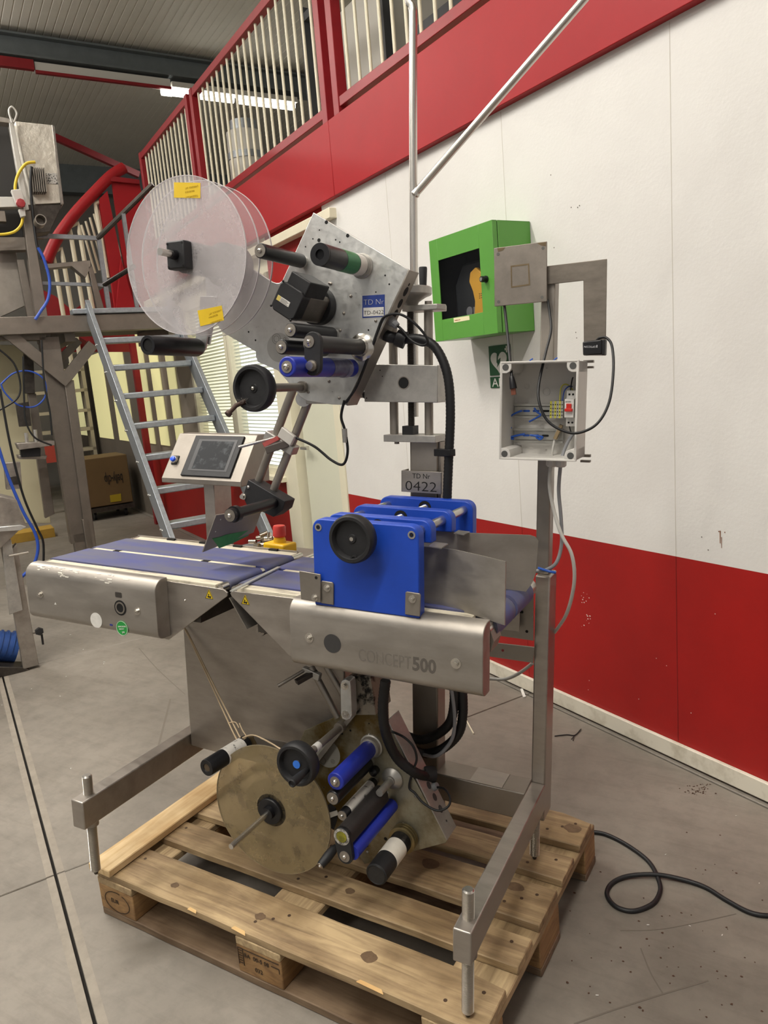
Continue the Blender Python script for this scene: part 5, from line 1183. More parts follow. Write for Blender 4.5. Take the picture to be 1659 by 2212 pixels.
railing(-.75, 1.45, 'red mezzanine railing section with ivory bars, the near one behind the tall pipe', 2)
# things kept on the mezzanine
zM = 2.80
def mz(x, y, off): return wsz(wo(x, y, off))
duct = empty('ventilation_duct', 'pale grey metal duct standing on the mezzanine behind the bars', 'duct')
s, z, _ = mz(528, 300, -.9)
MB().cyl(wallpt(s, zM, -.9), wallpt(s, 3.85, -.9), .17, n=24).build('duct_pipe', mat('pale_duct', 'c4c2bc', .5, .1), duct); MB().cyl(wallpt(s, 3.6, -.9), wallpt(s, 3.66, -.9), .18, n=24).build('duct_band', galv, duct)
MB().cyl(wallpt(s, 3.85, -.9), wallpt(s, 3.95, -.9), .13, n=24).build('duct_collar', galv, duct)
crate_m = mat('crate_white', 'b9b6ae', .5); rackm = mat('dark_grey_rack', '3b3d40', .5)
def rack(s0, s1, o0, o1, top, label):
    r = empty('storage_rack', label, 'rack')
    for s in (s0, s1):
        for o_ in (o0, o1): WB().wbox(s-.025, s+.025, o_-.025, o_+.025, zM, top).build('rack_post', rackm, r)
    for o_ in (o0, o1): WB().wbox(s0, s1, o_-.02, o_+.02, top-.09, top-.04).build('rack_beam', rackm, r)
    for s in (s0, s1): WB().wbox(s-.02, s+.02, o0, o1, top-.09, top-.04).build('rack_beam', rackm, r)
    return r
rack(1.75, 2.75, -1.7, -.55, 3.98, 'dark rack with pale crate on the mezzanine, left of the railing posts')
cr = WB().wbox(1.80, 2.70, -1.62, -.62, zM, 3.82).build('pale_crate', crate_m, bevel=.01); tag(cr, 'pale crate standing inside the dark mezzanine rack', 'crate')
rack(.74, 1.42, -1.5, -.5, 3.33, 'low dark rack on the mezzanine, right of the railing posts')
tag(WB().wbox(.79, 1.36, -1.4, -.56, zM, 3.05).build('white_bin', crate_m, bevel=.01), 'white bin in the low mezzanine rack', 'bin')
bagm = mat('woven_bag', 'a49c8c', .7, 0, var=.15, scale=12)
bg = MB(); ring_n = 20
prof = [(zM, .28), (zM+.2, .30), (3.3, .31), (3.7, .30), (3.95, .26), (4.05, .16)]
bg.lathe(wallpt(.23, 0, -.80), (0, 0, 1), [(z, r) for z, r in prof], n=ring_n)
bag = bg.build('bulk_bag', bagm); tag(bag, 'beige woven bulk bag on the mezzanine behind the tall pipe', 'bag')
MB().tube(spline([wallpt(.5, 3.75, -.45), wallpt(.42, 3.95, -.42), wallpt(.3, 3.85, -.38)], 6), .025, n=8).build('bag_strap', black_m, bag)
rack(-.16, .62, -1.25, -.36, 3.75, 'dark rack around the bulk bag on the mezzanine')
hs = empty('white_hose_coil', 'white ribbed hose standing by the mezzanine post', 'hose')
s, z, _ = mz(431, 330, -.25)
pp = [wallpt(s, zM+k*.012, -.25) for k in range(52)]; MB().tube(pp, [.045 if k % 2 else .04 for k in range(52)], n=14).build('ribbed_hose', ivory, hs)
s, z, _ = mz(474, 350, -.5); wv = MB().lathe(wallpt(s, zM, -.5), (0, 0, 1), [(0, .16), (.05, .18), (.16, .18), (.24, .13), (.28, .04), (.30, 0)], n=24).build('dark_tank', mat('dark_tank', '5a5852', .5)); tag(wv, 'rounded grey tank behind the mezzanine bars', 'tank')
# ------------------------------------------------------------------ back part of the long wall: door, windows, strip curtain
w2 = WB(); w2.wbox(1.72, 2.62, -.12, -.02, 2.08, 2.36, 0); w2.wbox(2.62, 12.2, -.12, -.02, 2.22, 2.44, 1); w2.wbox(1.72, 2.62, -.12, -.02, 2.36, 2.44, 0)
w2.wbox(2.62, 6.9, -.12, -.02, 0, SD, 0); w2.wbox(6.9, 12.2, -.12, -.02, 0, 2.3, 2); w2.wbox(4.62, 5.1, -.12, -.02, SD, 2.22, 3)
tag(w2.build('wall_back', [red_w, cream_w, mat('brown_panel', '6f675c', .6, 0, var=.15, scale=2), mat('greige_frame', '938a7c', .6)], smooth=0), 'red and cream wall beyond the door', kind='structure')
tag(WB().wbox(1.55, 5.5, -.02, .045, 2.335, 2.39).build('trim_cable_duct', ivory, bevel=.004), 'cream cable duct under the mezzanine edge', kind='structure')
door_c = mat('pale_green_door', 'ccccb8', .5, 0, var=.04, scale=2)
dr = WB().wbox(1.80, 2.40, -.10, -.05, .01, 2.06).build('door_1', door_c, bevel=.003); tag(dr, 'pale green door', kind='structure')
MB().bar(wallpt(2.33, 1.02, -.05), wallpt(2.33, 1.02, .0), .018, .018).build('door_handle', steel_b, dr); MB().bar(wallpt(2.34, 1.02, 0), wallpt(2.24, 1.02, 0), .018, .018).build('door_handle', steel_b, dr)
for k, (a, b) in enumerate(((1.72, 1.80), (2.435, 2.64))):
    tag(WB().wbox(a, b, -.12, .01, 0, 2.08).build('trim_door_jamb_%d' % (k+1), cream_w, bevel=.004), 'cream door jamb', kind='structure')
tag(WB().wbox(1.72, 2.64, -.12, .01, 2.06, 2.10).build('trim_door_head', cream_w), 'cream door head', kind='structure')
day = mat('daylight', 'ffffff', .5, emit=(.86, .95, 1.0), estr=.75)
dayy = mat('yellowish_daylight', 'ffffff', .5, emit=(1.0, .98, .72), estr=.6)
tag(WB().wbox(2.36, 2.46, -.30, -.29, 0, 2.05).build('window_gap_daylight', day), 'daylight behind the door gap', kind='structure')
slat_m = mat('white_blind_slat', 'dfe0d2', .5)
def window(i, s0, s1, z0, z1, light, label):
    w = WB(); t = .05
    for (a, b, c, d) in ((s0, s0+t, z0, z1), (s1-t, s1, z0, z1), (s0, s1, z0, z0+t), (s0, s1, z1-t, z1)): w.wbox(a, b, -.11, -.01, c, d)
    f = w.build('window_%d' % i, cream_w, bevel=.002); tag(f, label, kind='structure')
    WB().wbox(s0+t, s1-t, -.10, -.095, z0+t, z1-t).build('window_pane', light, f)
    sl = None; z = z0+t+.01; n = 0
    sd = (s1-s0-2*t)*.5-.005
    while z < z1-t-.01:
        if sl is None:
            m_ = MB(); m_.prism([WD*a+WN*b+Vector((0, 0, c)) for a, b, c in ((-sd, -.011, -.006), (sd, -.011, -.006), (sd, .011, .006), (-sd, .011, .006))], (0, 0, .0012)); sl = m_.build('blind_slat', slat_m, f, smooth=0); o = sl
        else: o = sl.copy(); COL.objects.link(o); o.parent = f
        o.location = wallpt((s0+s1)/2, z, -.05); z += .028; n += 1
    WB().wbox(s0-.02, s1+.02, -.03, .05, z0-.035, z0).build('window_sill', cream_w, f, bevel=.003)
window(1, 2.64, 3.58, .80, 2.22, day, 'window with white venetian blind next to the door')
window(2, 3.60, 4.62, .80, 2.22, dayy, 'window with white venetian blind behind the steps')
window(3, 5.1, 6.9, .80, 2.22, dayy, 'pale window behind the platform steps') if False else None
yc = mat('yellow_backlight_glow', 'e3dc9a', .5, emit=(1.0, .94, .5), estr=.35)  # emission stands in for backlight coming through the strips
tag(WB().wbox(5.10, 6.9, -.12, -.06, SD, 2.22).build('door_2', mat('greige_door', '8d8375', .6, 0, var=.1, scale=2)), 'greige panelled partition', kind='structure')
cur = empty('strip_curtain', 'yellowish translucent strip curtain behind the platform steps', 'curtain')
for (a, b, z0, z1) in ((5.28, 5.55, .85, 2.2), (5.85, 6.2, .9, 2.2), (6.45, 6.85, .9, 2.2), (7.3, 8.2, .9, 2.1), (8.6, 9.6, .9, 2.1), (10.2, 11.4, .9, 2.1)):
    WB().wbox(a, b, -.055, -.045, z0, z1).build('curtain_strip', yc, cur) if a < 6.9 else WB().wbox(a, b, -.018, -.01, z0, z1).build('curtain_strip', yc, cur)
rp = WB().wbox(6.25, 6.33, .06, .12, .0, 2.2).build('red_upright', red_dk); tag(rp, 'slim red steel upright behind the steps', 'post')
# ------------------------------------------------------------------ red stairs down from the mezzanine
st_ = empty('steel_staircase', 'red steel staircase with ivory loop balusters descending from the mezzanine', 'staircase')
SS = 6.0
top = [(268, 362), (240, 380), (205, 415), (165, 458), (135, 497), (118, 525), (100, 565)]
poly_t = [ws(x, y, SS) for x, y in spline2(top)] if False else [ws(v.x, v.y, SS) for v in spline([Vector((x, y, 0)) for x, y in top], 5)]
MB().tube(poly_t, .055, n=12).build('handrail', red_m, st_)
hr2 = [ws(v.x, v.y, SS-.75) for v in spline([Vector((x, y, 0)) for x, y in ((256, 470), (210, 505), (170, 545), (140, 590), (120, 640))], 5)]
for (x0, y0, w_, y1) in ((114, 545, 26, 790), (150, 490, 26, 700), (206, 440, 24, 600)):
    a = ws(x0, y0, SS+.02); b = ws(x0+w_*.72, y0-8, SS+.02); c = ws(x0+w_*.72+(y1-y0)*.17, y1-8, SS+.02); d = ws(x0+(y1-y0)*.17, y1, SS+.02)
    MB().tube([d, a.lerp(d, .08), a, b, b.lerp(c, .08), c], .022, n=8).build('loop_baluster', ivory, st_)
for k in range(7): MB().cyl(ws(176+k*9, 486-k*8, SS+.3), ws(206+k*9, 590-k*6, SS+.3), .012, n=8).build('baluster', ivory, st_)
MB().prism([ws(x, y, SS-.02) for x, y in ((214, 430), (232, 412), (262, 560), (274, 690), (252, 690), (240, 600))], WD*.06).build('stair_post', red_m, st_)
MB().prism([ws(x, y, SS) for x, y in ((240, 382), (300, 390), (330, 520), (340, 700), (290, 700), (262, 540))], WD*.03).build('landing_panel', red_m, st_)
MB().prism([ws(x, y, SS-.05) for x, y in ((238, 380), (301, 388), (302, 397), (240, 391))], WD*.1).build('landing_rail', red_dk, st_)
MB().prism([ws(x, y, SS-.1) for x, y in ((262, 560), (300, 690), (250, 690))], WD*.06).build('stair_stringer', red_m, st_)
MB().prism([ws(x, y, SS+.4) for x, y in ((80, 620), (120, 640), (215, 720), (200, 745), (110, 690), (70, 660))], WD*.5).build('stair_flight', red_dk, st_)
MB().prism([ws(x, y, SS+.9) for x, y in ((120, 700), (225, 620), (320, 700), (320, 760), (130, 760))], WD*.04).build('stair_skirt', red_dk, st_)
# ------------------------------------------------------------------ work platform with steps
PLT = empty('packaging_machine', 'tall stainless packaging machine with cables, work platform and galvanised steps', 'machine')
O1, O2 = .9, .25
def stringer(off):
    dirv = Vector((4.14-2.09, 2.17)); a = wallpt(2.09, .0, off); b = wallpt(4.16, 2.19, off)
    return MB().bar(a, b, .035, .145, side=WN).build('step_stringer', galv, PLT, bevel=.003)
stringer(O1); stringer(O2)
for k in range(9):
    z = .18+k*.218; s = 2.09+z*.945
    t = WB().wbox(s-.05, s+.07, O2+.02, O1-.02, z-.045, z).build('step_tread', galv, PLT, bevel=.008, seg=2)
    for d in (0, .045): MB().cyl(wallpt(s+d, z-.05, O1+.0175), wallpt(s+d, z-.05, O1+.023), .008, n=8).build('tread_bolt', steel_b, PLT)
st2 = mat('platform_steel', '837b72', .42, .75, var=.2, scale=6)
WB().wbox(4.15, 4.25, .15, 1.75, 2.00, 2.13).build('platform_beam', st2, PLT, bevel=.003)
WB().wbox(4.12, 4.26, .16, 1.02, 2.135, 2.175).build('platform_nosing', galv, PLT, bevel=.006)
WB().wbox(4.25, 5.4, .15, 1.75, 2.06, 2.10).build('platform_deck', mat('deck_grating', '4d4a46', .6, .5), PLT)
WB().wbox(4.3, 5.4, .16, .24, 1.94, 2.06).build('platform_beam', st2, PLT); WB().wbox(4.3, 5.4, 1.0, 1.08, 1.94, 2.06).build('platform_beam', st2, PLT)
def colbox(xa, ya, xb, yb, wpx, s, name='platform_leg', m=st2, dep=.1):
    a = ws(xa, ya, s); b = ws(xb, yb, s); w = wpx*((a-CAMP).dot(CF))/FPX*1.15
    return MB().bar(a, b, w, dep, side=WD.cross(Vector((0, 0, 1)))).build(name, m, PLT, bevel=.004)
colbox(104, 728, 172, 1170, 35, 4.35); 
colbox(147, 822, 196, 1180, 17, 4.30); colbox(170, 1150, 186, 1246, 24, 4.35, 'leg_foot')
colbox(183, 1120, 203, 1248, 12, 4.30, 'leg_foot')
sbar('platform_brace', (0, 706), (148, 826), 4.25, 24, st2, PLT); sbar('platform_brace', (200, 744), (138, 822), 4.27, 22, st2, PLT); sbar('platform_brace', (170, 735), (118, 790), 4.8, 16, st2, PLT)
sbar('guard_rail', (40, 507), (210, 515), 4.6, 9, galv, PLT, .035); MB().cyl(ws(210, 516, 4.6), wallpt(3.6, 3.62, .35) if False else ws(330, 398, 4.3), .022, n=10).build('guard_rail', steel_dk, PLT)
sbar('guard_rail', (92, 612), (224, 616), 4.6, 7, galv, PLT, .03); MB().cyl(ws(224, 616, 4.6), ws(290, 575, 4.3), .02, n=10).build('guard_rail', steel_dk, PLT)
sbar('guard_post', (213, 515), (240, 700), 4.6, 9, galv, PLT, .035); sbar('guard_post', (266, 462), (300, 690), 4.45, 8, galv, PLT, .03)
# ------------------------------------------------------------------ tall machine at far left
TM = PLT
def spoly(name, pts, s, d, m, parent=TM, bevel=.003): return MB().prism([ws(x, y, s) for x, y in pts], WD*d).build(name, m, parent, bevel=bevel)
dent = mat('dented_steel_sheet', 'd9d3c6', .45, .25, var=.18, scale=9, bump=.5, bscale=14)
for n in dent.node_tree.nodes:
    if n.type == 'BUMP': n.inputs['Distance'].default_value = .02
bx_ = spoly('motor_enclosure', [(32, 262), (113, 270), (133, 438), (76, 441)], 4.4, .35, dent)
spoly('enclosure_edge', [(112, 269), (117, 271), (138, 440), (131, 442)], 4.39, .36, steel)
spoly('enclosure_base', [(60, 442), (135, 441), (108, 500), (72, 505)], 4.42, .3, steel_dk)
spoly('frame_post', [(18, 258), (28, 256), (63, 452), (52, 455)], 4.3, .08, mat('pale_frame', 'c4c1ba', .45, .4))
spoly('frame_post', [(48, 455), (66, 455), (112, 738), (84, 742)], 4.32, .1, st2)
spoly('frame_bar', [(-10, 250), (22, 256), (24, 266), (-10, 262)], 4.3, .1, steel)
spoly('frame_bar', [(-10, 425), (55, 425), (58, 446), (-10, 448)], 4.3, .1, mat('pale_frame', ''))
spoly('dark_interior', [(-30, 265), (16, 268), (50, 450), (50, 520), (-30, 520)], 4.55, .05, mat('dark_interior', '2a2826', .7))
spoly('frame_bar', [(-10, 512), (55, 512), (62, 540), (-10, 542)], 4.4, .1, st2)
spoly('chute_panel', [(-10, 545), (35, 545), (55, 660), (-10, 690)], 4.6, .04, steel_d)
spoly('frame_post', [(36, 560), (52, 560), (80, 690), (62, 700)], 4.5, .06, st2)
spoly('frame_bar', [(-10, 690), (95, 692), (100, 735), (-10, 735)], 4.3, .1, st2)
spoly('vent_strip', [(0, 688), (68, 688), (70, 698), (0, 698)], 4.28, .02, steel_dk)
for k in range(7): 
    x = 66+k*4.6; spoly('cooling_fin', [(x, 362), (x+2.6, 362), (x+8.4, 414), (x+5.8, 414)], 4.3, .1, steel_d, bevel=0)
spoly('rating_plate', [(97, 374), (122, 374), (126, 398), (101, 397)], 4.395, .003, mat('rating_plate', 'c9c7c2', .5, 0, col2='232323', scale=70, contrast=(.44, .5)))
yb_c = mat('yellow_cable', 'cdb02b', .5)
def scable(name, pts, s, rpx, m, parent=TM):
    P = [ws(x, y, s) for x, y in pts]; r = rpx*((P[0]-CAMP).dot(CF))/FPX
    return MB().tube(spline(P, 8), r, n=8).build(name, m, parent, smooth=60)
scable('yellow_cable', [(76, 350), (56, 354), (40, 375), (33, 400), (34, 420)], 4.25, 3, yb_c); scable('yellow_cable', [(50, 465), (46, 485), (32, 500), (10, 506), (-10, 506)], 4.25, 3, yb_c)
spoly('socket_body', [(24, 410), (46, 408), (54, 436), (36, 440)], 4.2, .06, white_f)
MB().lathe(ws(44, 441, 4.2), -WD, [(0, .03), (.03, .034), (.05, .03), (.052, 0)], n=8).build('red_plug', mat('red_plug', 'a02c32', .45), TM)
spoly('plug_gland', [(40, 452), (54, 452), (56, 466), (46, 468)], 4.2, .05, white_f)
scable('black_cable', [(68, 360), (66, 400), (70, 450), (78, 520), (88, 560)], 4.22, 3, rubber); scable('blue_hose', [(82, 535), (95, 560), (107, 605), (104, 645), (88, 672), (76, 690)], 4.1, 3.2, mat('blue_hose', '2b4fae', .4))
scable('white_loop', [(26, 265), (19, 240), (26, 231), (36, 245), (30, 264)], 4.25, 2, white_f)
MB().lathe(ws(84, 482, 4.2), -WD, [(0, .04), (.12, .04), (.12, .034), (.02, .034)], n=18).build('pipe_stub', steel_d, TM)
spoly('spout', [(100, 570), (196, 562), (196, 578), (185, 600), (155, 575), (100, 580)], 4.5, .1, steel_d)
spoly('spout_leg', [(190, 575), (200, 575), (226, 670), (212, 680)], 4.5, .06, st2)
# lower part of that machine
crm = mat('cream_panel_far', 'b9b193', .6); spoly('rear_panel', [(-10, 745), (58, 745), (110, 1130), (-10, 1130)], 5.2, .05, crm)
spoly('frame_post', [(52, 760), (72, 760), (76, 850), (54, 850)], 4.6, .08, steel_dk); spoly('frame_post', [(60, 850), (78, 850), (118, 1110), (98, 1120)], 4.65, .08, st2)
spoly('actuator_plate', [(34, 872), (62, 868), (68, 920), (42, 922)], 4.5, .05, steel_dk)
spoly('tool_shelf', [(36, 958), (118, 952), (118, 962), (42, 972)], 4.2, .2, steel); spoly('tool_shelf', [(40, 984), (102, 984), (100, 992), (42, 992)], 4.3, .2, steel)
spoly('valve_block', [(44, 970), (88, 968), (88, 986), (46, 988)], 4.25, .1, black)
for (x, y0, y1) in ((56, 935, 968), (76, 928, 965)): MB().cyl(ws(x, y0, 4.25), ws(x+4, y1, 4.25), .014, n=10).build('air_cylinder', steel_b, TM)
spoly('mount_block', [(8, 1000), (44, 998), (48, 1055), (14, 1058)], 4.1, .08, steel); spoly('mount_window', [(18, 1030), (40, 1028), (42, 1046), (20, 1048)], 4.09, .01, steel_dk)
scable('air_hose', [(2, 830), (30, 806), (65, 802), (95, 820), (98, 855), (75, 878), (40, 875), (12, 850), (2, 830)], 4.15, 1.8, mat('blue_hose', ''))
scable('black_cable', [(-5, 752), (30, 785), (44, 830), (36, 862), (-5, 888)], 4.1, 2, rubber); scable('black_cable', [(50, 770), (52, 860), (56, 910), (75, 945), (112, 962)], 4.1, 2, rubber); scable('black_cable', [(90, 735), (96, 830), (108, 890), (112, 940)], 4.1, 2, rubber)
scable('blue_hose', [(-5, 960), (18, 1030), (50, 1105), (75, 1150), (82, 1185), (72, 1220), (45, 1248)], 3.6, 3.5, mat('blue_hose', '')); scable('black_cable', [(0, 840), (22, 960), (50, 1070), (80, 1140), (93, 1170), (94, 1215)], 3.7, 2.6, rubber)
# ------------------------------------------------------------------ feeder with blue motor, near left edge
FD = empty('vibrating_feeder', 'stainless feeder with hopper and blue motor at the left edge', 'machine')
spoly('feeder_leg', [(8, 1205), (36, 1175), (84, 1436), (50, 1446)], 2.2, .06, steel, FD); spoly('leg_plate', [(3, 1170), (24, 1165), (50, 1318), (20, 1328)], 2.18, .01, alu_c, FD)
spoly('hopper', [(-20, 1068), (36, 1080), (57, 1136), (45, 1142), (-20, 1205)], 2.15, .2, steel, FD); spoly('hopper_lip', [(-20, 1140), (45, 1134), (57, 1138), (44, 1146), (-20, 1150)], 2.12, .02, alu, FD)
mq = ws(4, 1395, 2.3)
bm_ = mat('motor_blue', '2a4a86', .4, .1, var=.15, scale=10)
MB().cyl(ws(-30, 1392, 2.35), ws(36, 1400, 2.35), .085, n=28).build('blue_motor', bm_, FD)
for k in range(4): MB().cyl(ws(-18+k*13, 1393+k, 2.35), ws(-14+k*13, 1393.6+k, 2.35), .09, n=28).build('motor_fin', bm_, FD)
spoly('foot_beam', [(-20, 1440), (52, 1442), (72, 1452), (72, 1466), (-20, 1482)], 2.2, .12, steel_dk, FD)
spoly('foot_pad', [(76, 1425), (104, 1428), (100, 1436), (78, 1438)], 2.35, .1, steel_dk, FD)
kq = ws(84, 1362, 2.15); MB().lathe(kq, -WD, [(0, .02), (.02, .024), (.03, .02), (.032, 0)], n=6).build('star_knob', black_m, FD); MB().cyl(ws(72, 1366, 2.2), ws(84, 1364, 2.18), .008).build('knob_stud', steel_d, FD); MB().cyl(ws(90, 1370, 2.15), ws(93, 1392, 2.15), .006, n=8).build('knob_lever', black_m, FD)
MB().cyl(ws(18, 1201, 2.1), ws(60, 1193, 2.15), .008, n=8).build('pin', steel_b, FD)
WB().wbox(2.16, 2.74, 2.02, 2.78, .06, .13).build('base_frame', steel, FD, bevel=.003)
for s, o_ in ((2.19, 2.72), (2.70, 2.72), (2.70, 2.12)): WB().wbox(s-.03, s+.03, o_-.03, o_+.03, 0, .74).build('feeder_leg', steel, FD, bevel=.003)
WB().wbox(2.14, 2.76, 2.06, 2.78, .74, .78).build('hopper_tray', steel, FD, bevel=.003)
for (a, b, c_, d_) in ((2.14, 2.16, 2.06, 2.78), (2.74, 2.76, 2.06, 2.78), (2.14, 2.76, 2.76, 2.78)): WB().wbox(a, b, c_, d_, .78, 1.0).build('hopper_side', steel, FD)
for s in (4.36, 5.35):
    for o_ in ((2.2,) if s < 5 else (1.72, 2.2)): WB().wbox(s-.04, s+.04, o_-.04, o_+.04, 0, 3.6).build('frame_post', st2, PLT, bevel=.003)
for z in (3.52, 2.86, 2.02): WB().wbox(4.33, 4.40, 1.36, 2.2, z, z+.08).build('frame_bar', st2, PLT, bevel=.003); WB().wbox(4.4, 5.35, 2.17, 2.24, z, z+.07).build('frame_bar', st2, PLT, bevel=.003)
# ------------------------------------------------------------------ cardboard box on a dolly, far timber, drum
card = mat('cardboard', '6b5535', .7, 0, var=.12, scale=5)
o0, z0_ = (ws(193, 1085, 7.3)-WP0).dot(WN), .16
o1 = (ws(287, 1075, 7.3)-WP0).dot(WN); zt_ = ws(240, 985, 7.3).z
cbx = WB().wbox(7.3, 7.9, o1, o0, z0_, zt_).build('cardboard_box', card, bevel=.01); tag(cbx, 'brown cardboard box on a dolly behind the steps', 'box')
WB().wbox(8.594, 8.6, o0-.62, o0-.40, z0_+.05, z0_+.17).build('yellow_label', mat('yellow_label', ''), cbx) if False else MB().prism([ws(x, y, 7.295) for x, y in ((237, 1070), (261, 1066), (262, 1082), (239, 1085))], WD*-.004).build('yellow_label', mat('dim_yellow_label', 'a58f1c', .5), cbx)
a_ = ws(264, 1023, 7.292); b_ = ws(223, 1028, 7.292)
text('box_text', 'belly-clip', .17, a_, (b_-a_), (0, 0, -1), ink_b, cbx, ext=.002, sx=(b_-a_).length/.62)
dol = empty('dolly', 'flat grey dolly under the cardboard box', 'dolly')
WB().wbox(7.25, 7.95, o1, o0+.05, .10, .15).build('dolly_deck', steel_dk, dol)
for s in (7.35, 7.85):
    for o_ in (o1+.1, o0-.05): MB().cyl(wallpt(s, .05, o_-.015), wallpt(s, .05, o_+.015), .05, n=16).build('caster', rubber, dol)
tim = WB().wbox(6.6, 6.9, 1.15, 2.0, .0, .10).build('yellow_timber', mat('yellow_timber', 'b4903c', .6, 0, var=.15, scale=6)); tag(tim, 'yellowish timber block on the floor at far left', 'timber')
wd2 = WB().wbox(9.6, 9.9, .06, 2.4, 1.02, 1.07).build('shelf_board', mat('shelf_cream', '9a917c', .6)); 
shf = empty('shelving', 'cream open shelving behind the platform legs', 'shelving'); wd2.parent = shf
for z in (.72, 1.3, 1.6, 1.9): WB().wbox(9.6, 9.9, .06, 2.4, z, z+.045).build('shelf_board', mat('shelf_cream', ''), shf)
for o_ in (.06, 1.2, 2.36): WB().wbox(9.6, 9.9, o_, o_+.05, 0, 2.1).build('shelf_post', mat('shelf_cream', ''), shf)
tri_ = WB().wbox(8.3, 8.34, .75, 1.35, .70, .95).build('red_white_board', mat('red_board', '9c3a2c', .5)); tag(tri_, 'red board with white stripe behind the steps', 'board'); WB().wbox(8.294, 8.3, 1.0, 1.08, .70, .95).build('white_stripe', white_f, tri_)
# ------------------------------------------------------------------ defibrillator cabinet and sign on the wall
gr = mat('green_enamel', '55913a', .38, 0, var=.05, scale=4, coat=.15)
AED = empty('defibrillator_cabinet', 'green wall cabinet with glazed door holding a defibrillator', 'cabinet')
s0, s1, z0, z1, od = .012, .425, 1.578, 1.992, .192
c = WB(); t = .004
c.wbox(s0, s1, .002, .005, z0, z1); c.wbox(s0, s0+t, .002, .165, z0, z1); c.wbox(s1-t, s1, .002, .165, z0, z1); c.wbox(s0, s1, .002, .165, z0, z0+t); c.wbox(s0, s1, .002, .165, z1-t, z1)
c.build('cabinet_body', gr, AED, bevel=.002)
sA, sB, zA, zB = .095, .368, 1.665, 1.905          # glazed opening (sA is the right side seen from the hall)
d = WB(); 
for (a, b, e, f) in ((s0, sA, z0, z1), (sB, s1, z0, z1), (sA, sB, z0, zA), (sA, sB, zB, z1)): d.wbox(a, b, .188, od, e, f)
d.wbox(s0, s0+.004, .169, .19, z0, z1); d.wbox(s1-.004, s1, .169, .19, z0, z1); d.wbox(s0, s1, .169, .19, z0, z0+.004); d.wbox(s0, s1, .169, .19, z1-.004, z1)
d.build('cabinet_door', gr, AED, bevel=.001)
glz = mat('smoked_glass', '16181a', .08, 0, alpha=.13)
WB().wbox(sA-.004, sB+.004, .1865, .1885, zA-.004, zB+.004).build('door_glass', glz, AED)
ln = WB(); ln.wbox(s0+t, s1-t, .006, .008, z0+t, z1-t); ln.wbox(s0+t, s0+t+.002, .008, .186, z0+t, z1-t); ln.wbox(s1-t-.002, s1-t, .008, .186, z0+t, z1-t); ln.wbox(s0+t, s1-t, .008, .186, z0+t, z0+t+.002); ln.wbox(s0+t, s1-t, .008, .186, z1-t-.002, z1-t)  # dark sheets added over the inner walls so the interior reads black
ln.build('cabinet_dark_sheets', mat('dark_inner_sheet', '1b1c1e', .7), AED)
lk_ = wallpt(.062, 1.785, od); lo = MB().lathe(lk_, WN, [(0, .013), (.006, .013), (.006, .009), (.018, .009), (.018, .012), (.026, .011), (.026, 0)], n=20).build('door_lock', black, AED)
MB().lathe(lk_+WN*.026, WN, [(0, .007), (.002, .007), (.002, 0)], n=16).build('lock_face', steel_b, AED)
lab = MB().prism([wallpt(*ww(x, y, od)[:2], od+.0004) for x, y in ((980, 687), (1014, 682), (1015, 691), (981, 697))], WN*.0006).build('yellow_strip_label', mat('cream_label', 'ddd6ae', .5), AED)
s_, z_ = ww(983, 695, od); text('label_text', 'DEFIBRILLATOR', .0052, wallpt(s_, z_+.003, od+.0012), -WD, (0, 0, 1), mat('red_print', '9c2a20', .5), AED)
DF = empty('defibrillator', 'yellow and black defibrillator inside the green wall cabinet', 'defibrillator')
bodyp = [(.36, 1.66), (.10, 1.66), (.10, 1.80), (.12, 1.86), (.17, 1.88), (.30, 1.88), (.36, 1.80)]
MB().prism([wallpt(s, z, .03) for s, z in bodyp], WN*.09).build('unit_body', mat('dark_unit', '26282b', .45), DF, bevel=.01)
yp = [(.105, 1.662), (.215, 1.662), (.205, 1.72), (.215, 1.76), (.235, 1.80), (.225, 1.835), (.19, 1.85), (.15, 1.82), (.105, 1.82)]
yu = mat('unit_yellow', 'd8a33a', .45); MB().prism([wallpt(s, z, .121) for s, z in yp], WN*.02).build('yellow_front', yu, DF, bevel=.004)
MB().cyl(wallpt(.135, 1.765, .141), wallpt(.135, 1.765, .143), .014, n=20).build('green_button', mat('teal_button', '4f8a80', .4), DF)
MB().prism([wallpt(s, z, .1415) for s, z in ((.12, 1.70), (.128, 1.69), (.136, 1.70), (.132, 1.715), (.128, 1.725), (.124, 1.715))], WN*.002).build('red_drop', mat('orange_drop', 'b5523c', .4), DF)
for k in range(3): WB().wbox(.12, .165, .141, .142, 1.743-k*.008, 1.745-k*.008).build('print_line', ink_g, DF); MB().cyl(wallpt(.172, 1.744-k*.008, .141), wallpt(.172, 1.744-k*.008, .142), .002, n=8).build('print_dot', ink_b, DF)
MB().cyl(wallpt(.265, 1.685, .12), wallpt(.265, 1.685, .124), .02, n=24).build('grey_pad', mat('grey_pad', '77777a', .5), DF); WB().wbox(.225, .238, .12, .124, 1.668, 1.70).build('grey_tab', mat('grey_pad', ''), DF)
sgn_g = mat('safety_green', '1d4f2e', .45)
SG = WB().wbox(.162, .302, .001, .004, 1.415, 1.54).build('aed_sign', sgn_g, bevel=.0008); tag(SG, 'green and white heart with lightning safety sign below the cabinet', 'sign')
hc = (.238, 1.477); hp = []
for i in range(40):
    t_ = 2*math.pi*i/40; X = 16*math.sin(t_)**3; Y = 13*math.cos(t_)-5*math.cos(2*t_)-2*math.cos(3*t_)-math.cos(4*t_); hp.append((hc[0]-X*.0033, hc[1]+Y*.0031-.003))
MB().prism([wallpt(s, z, .0042) for s, z in hp], WN*.0006).build('heart', white_l, SG)
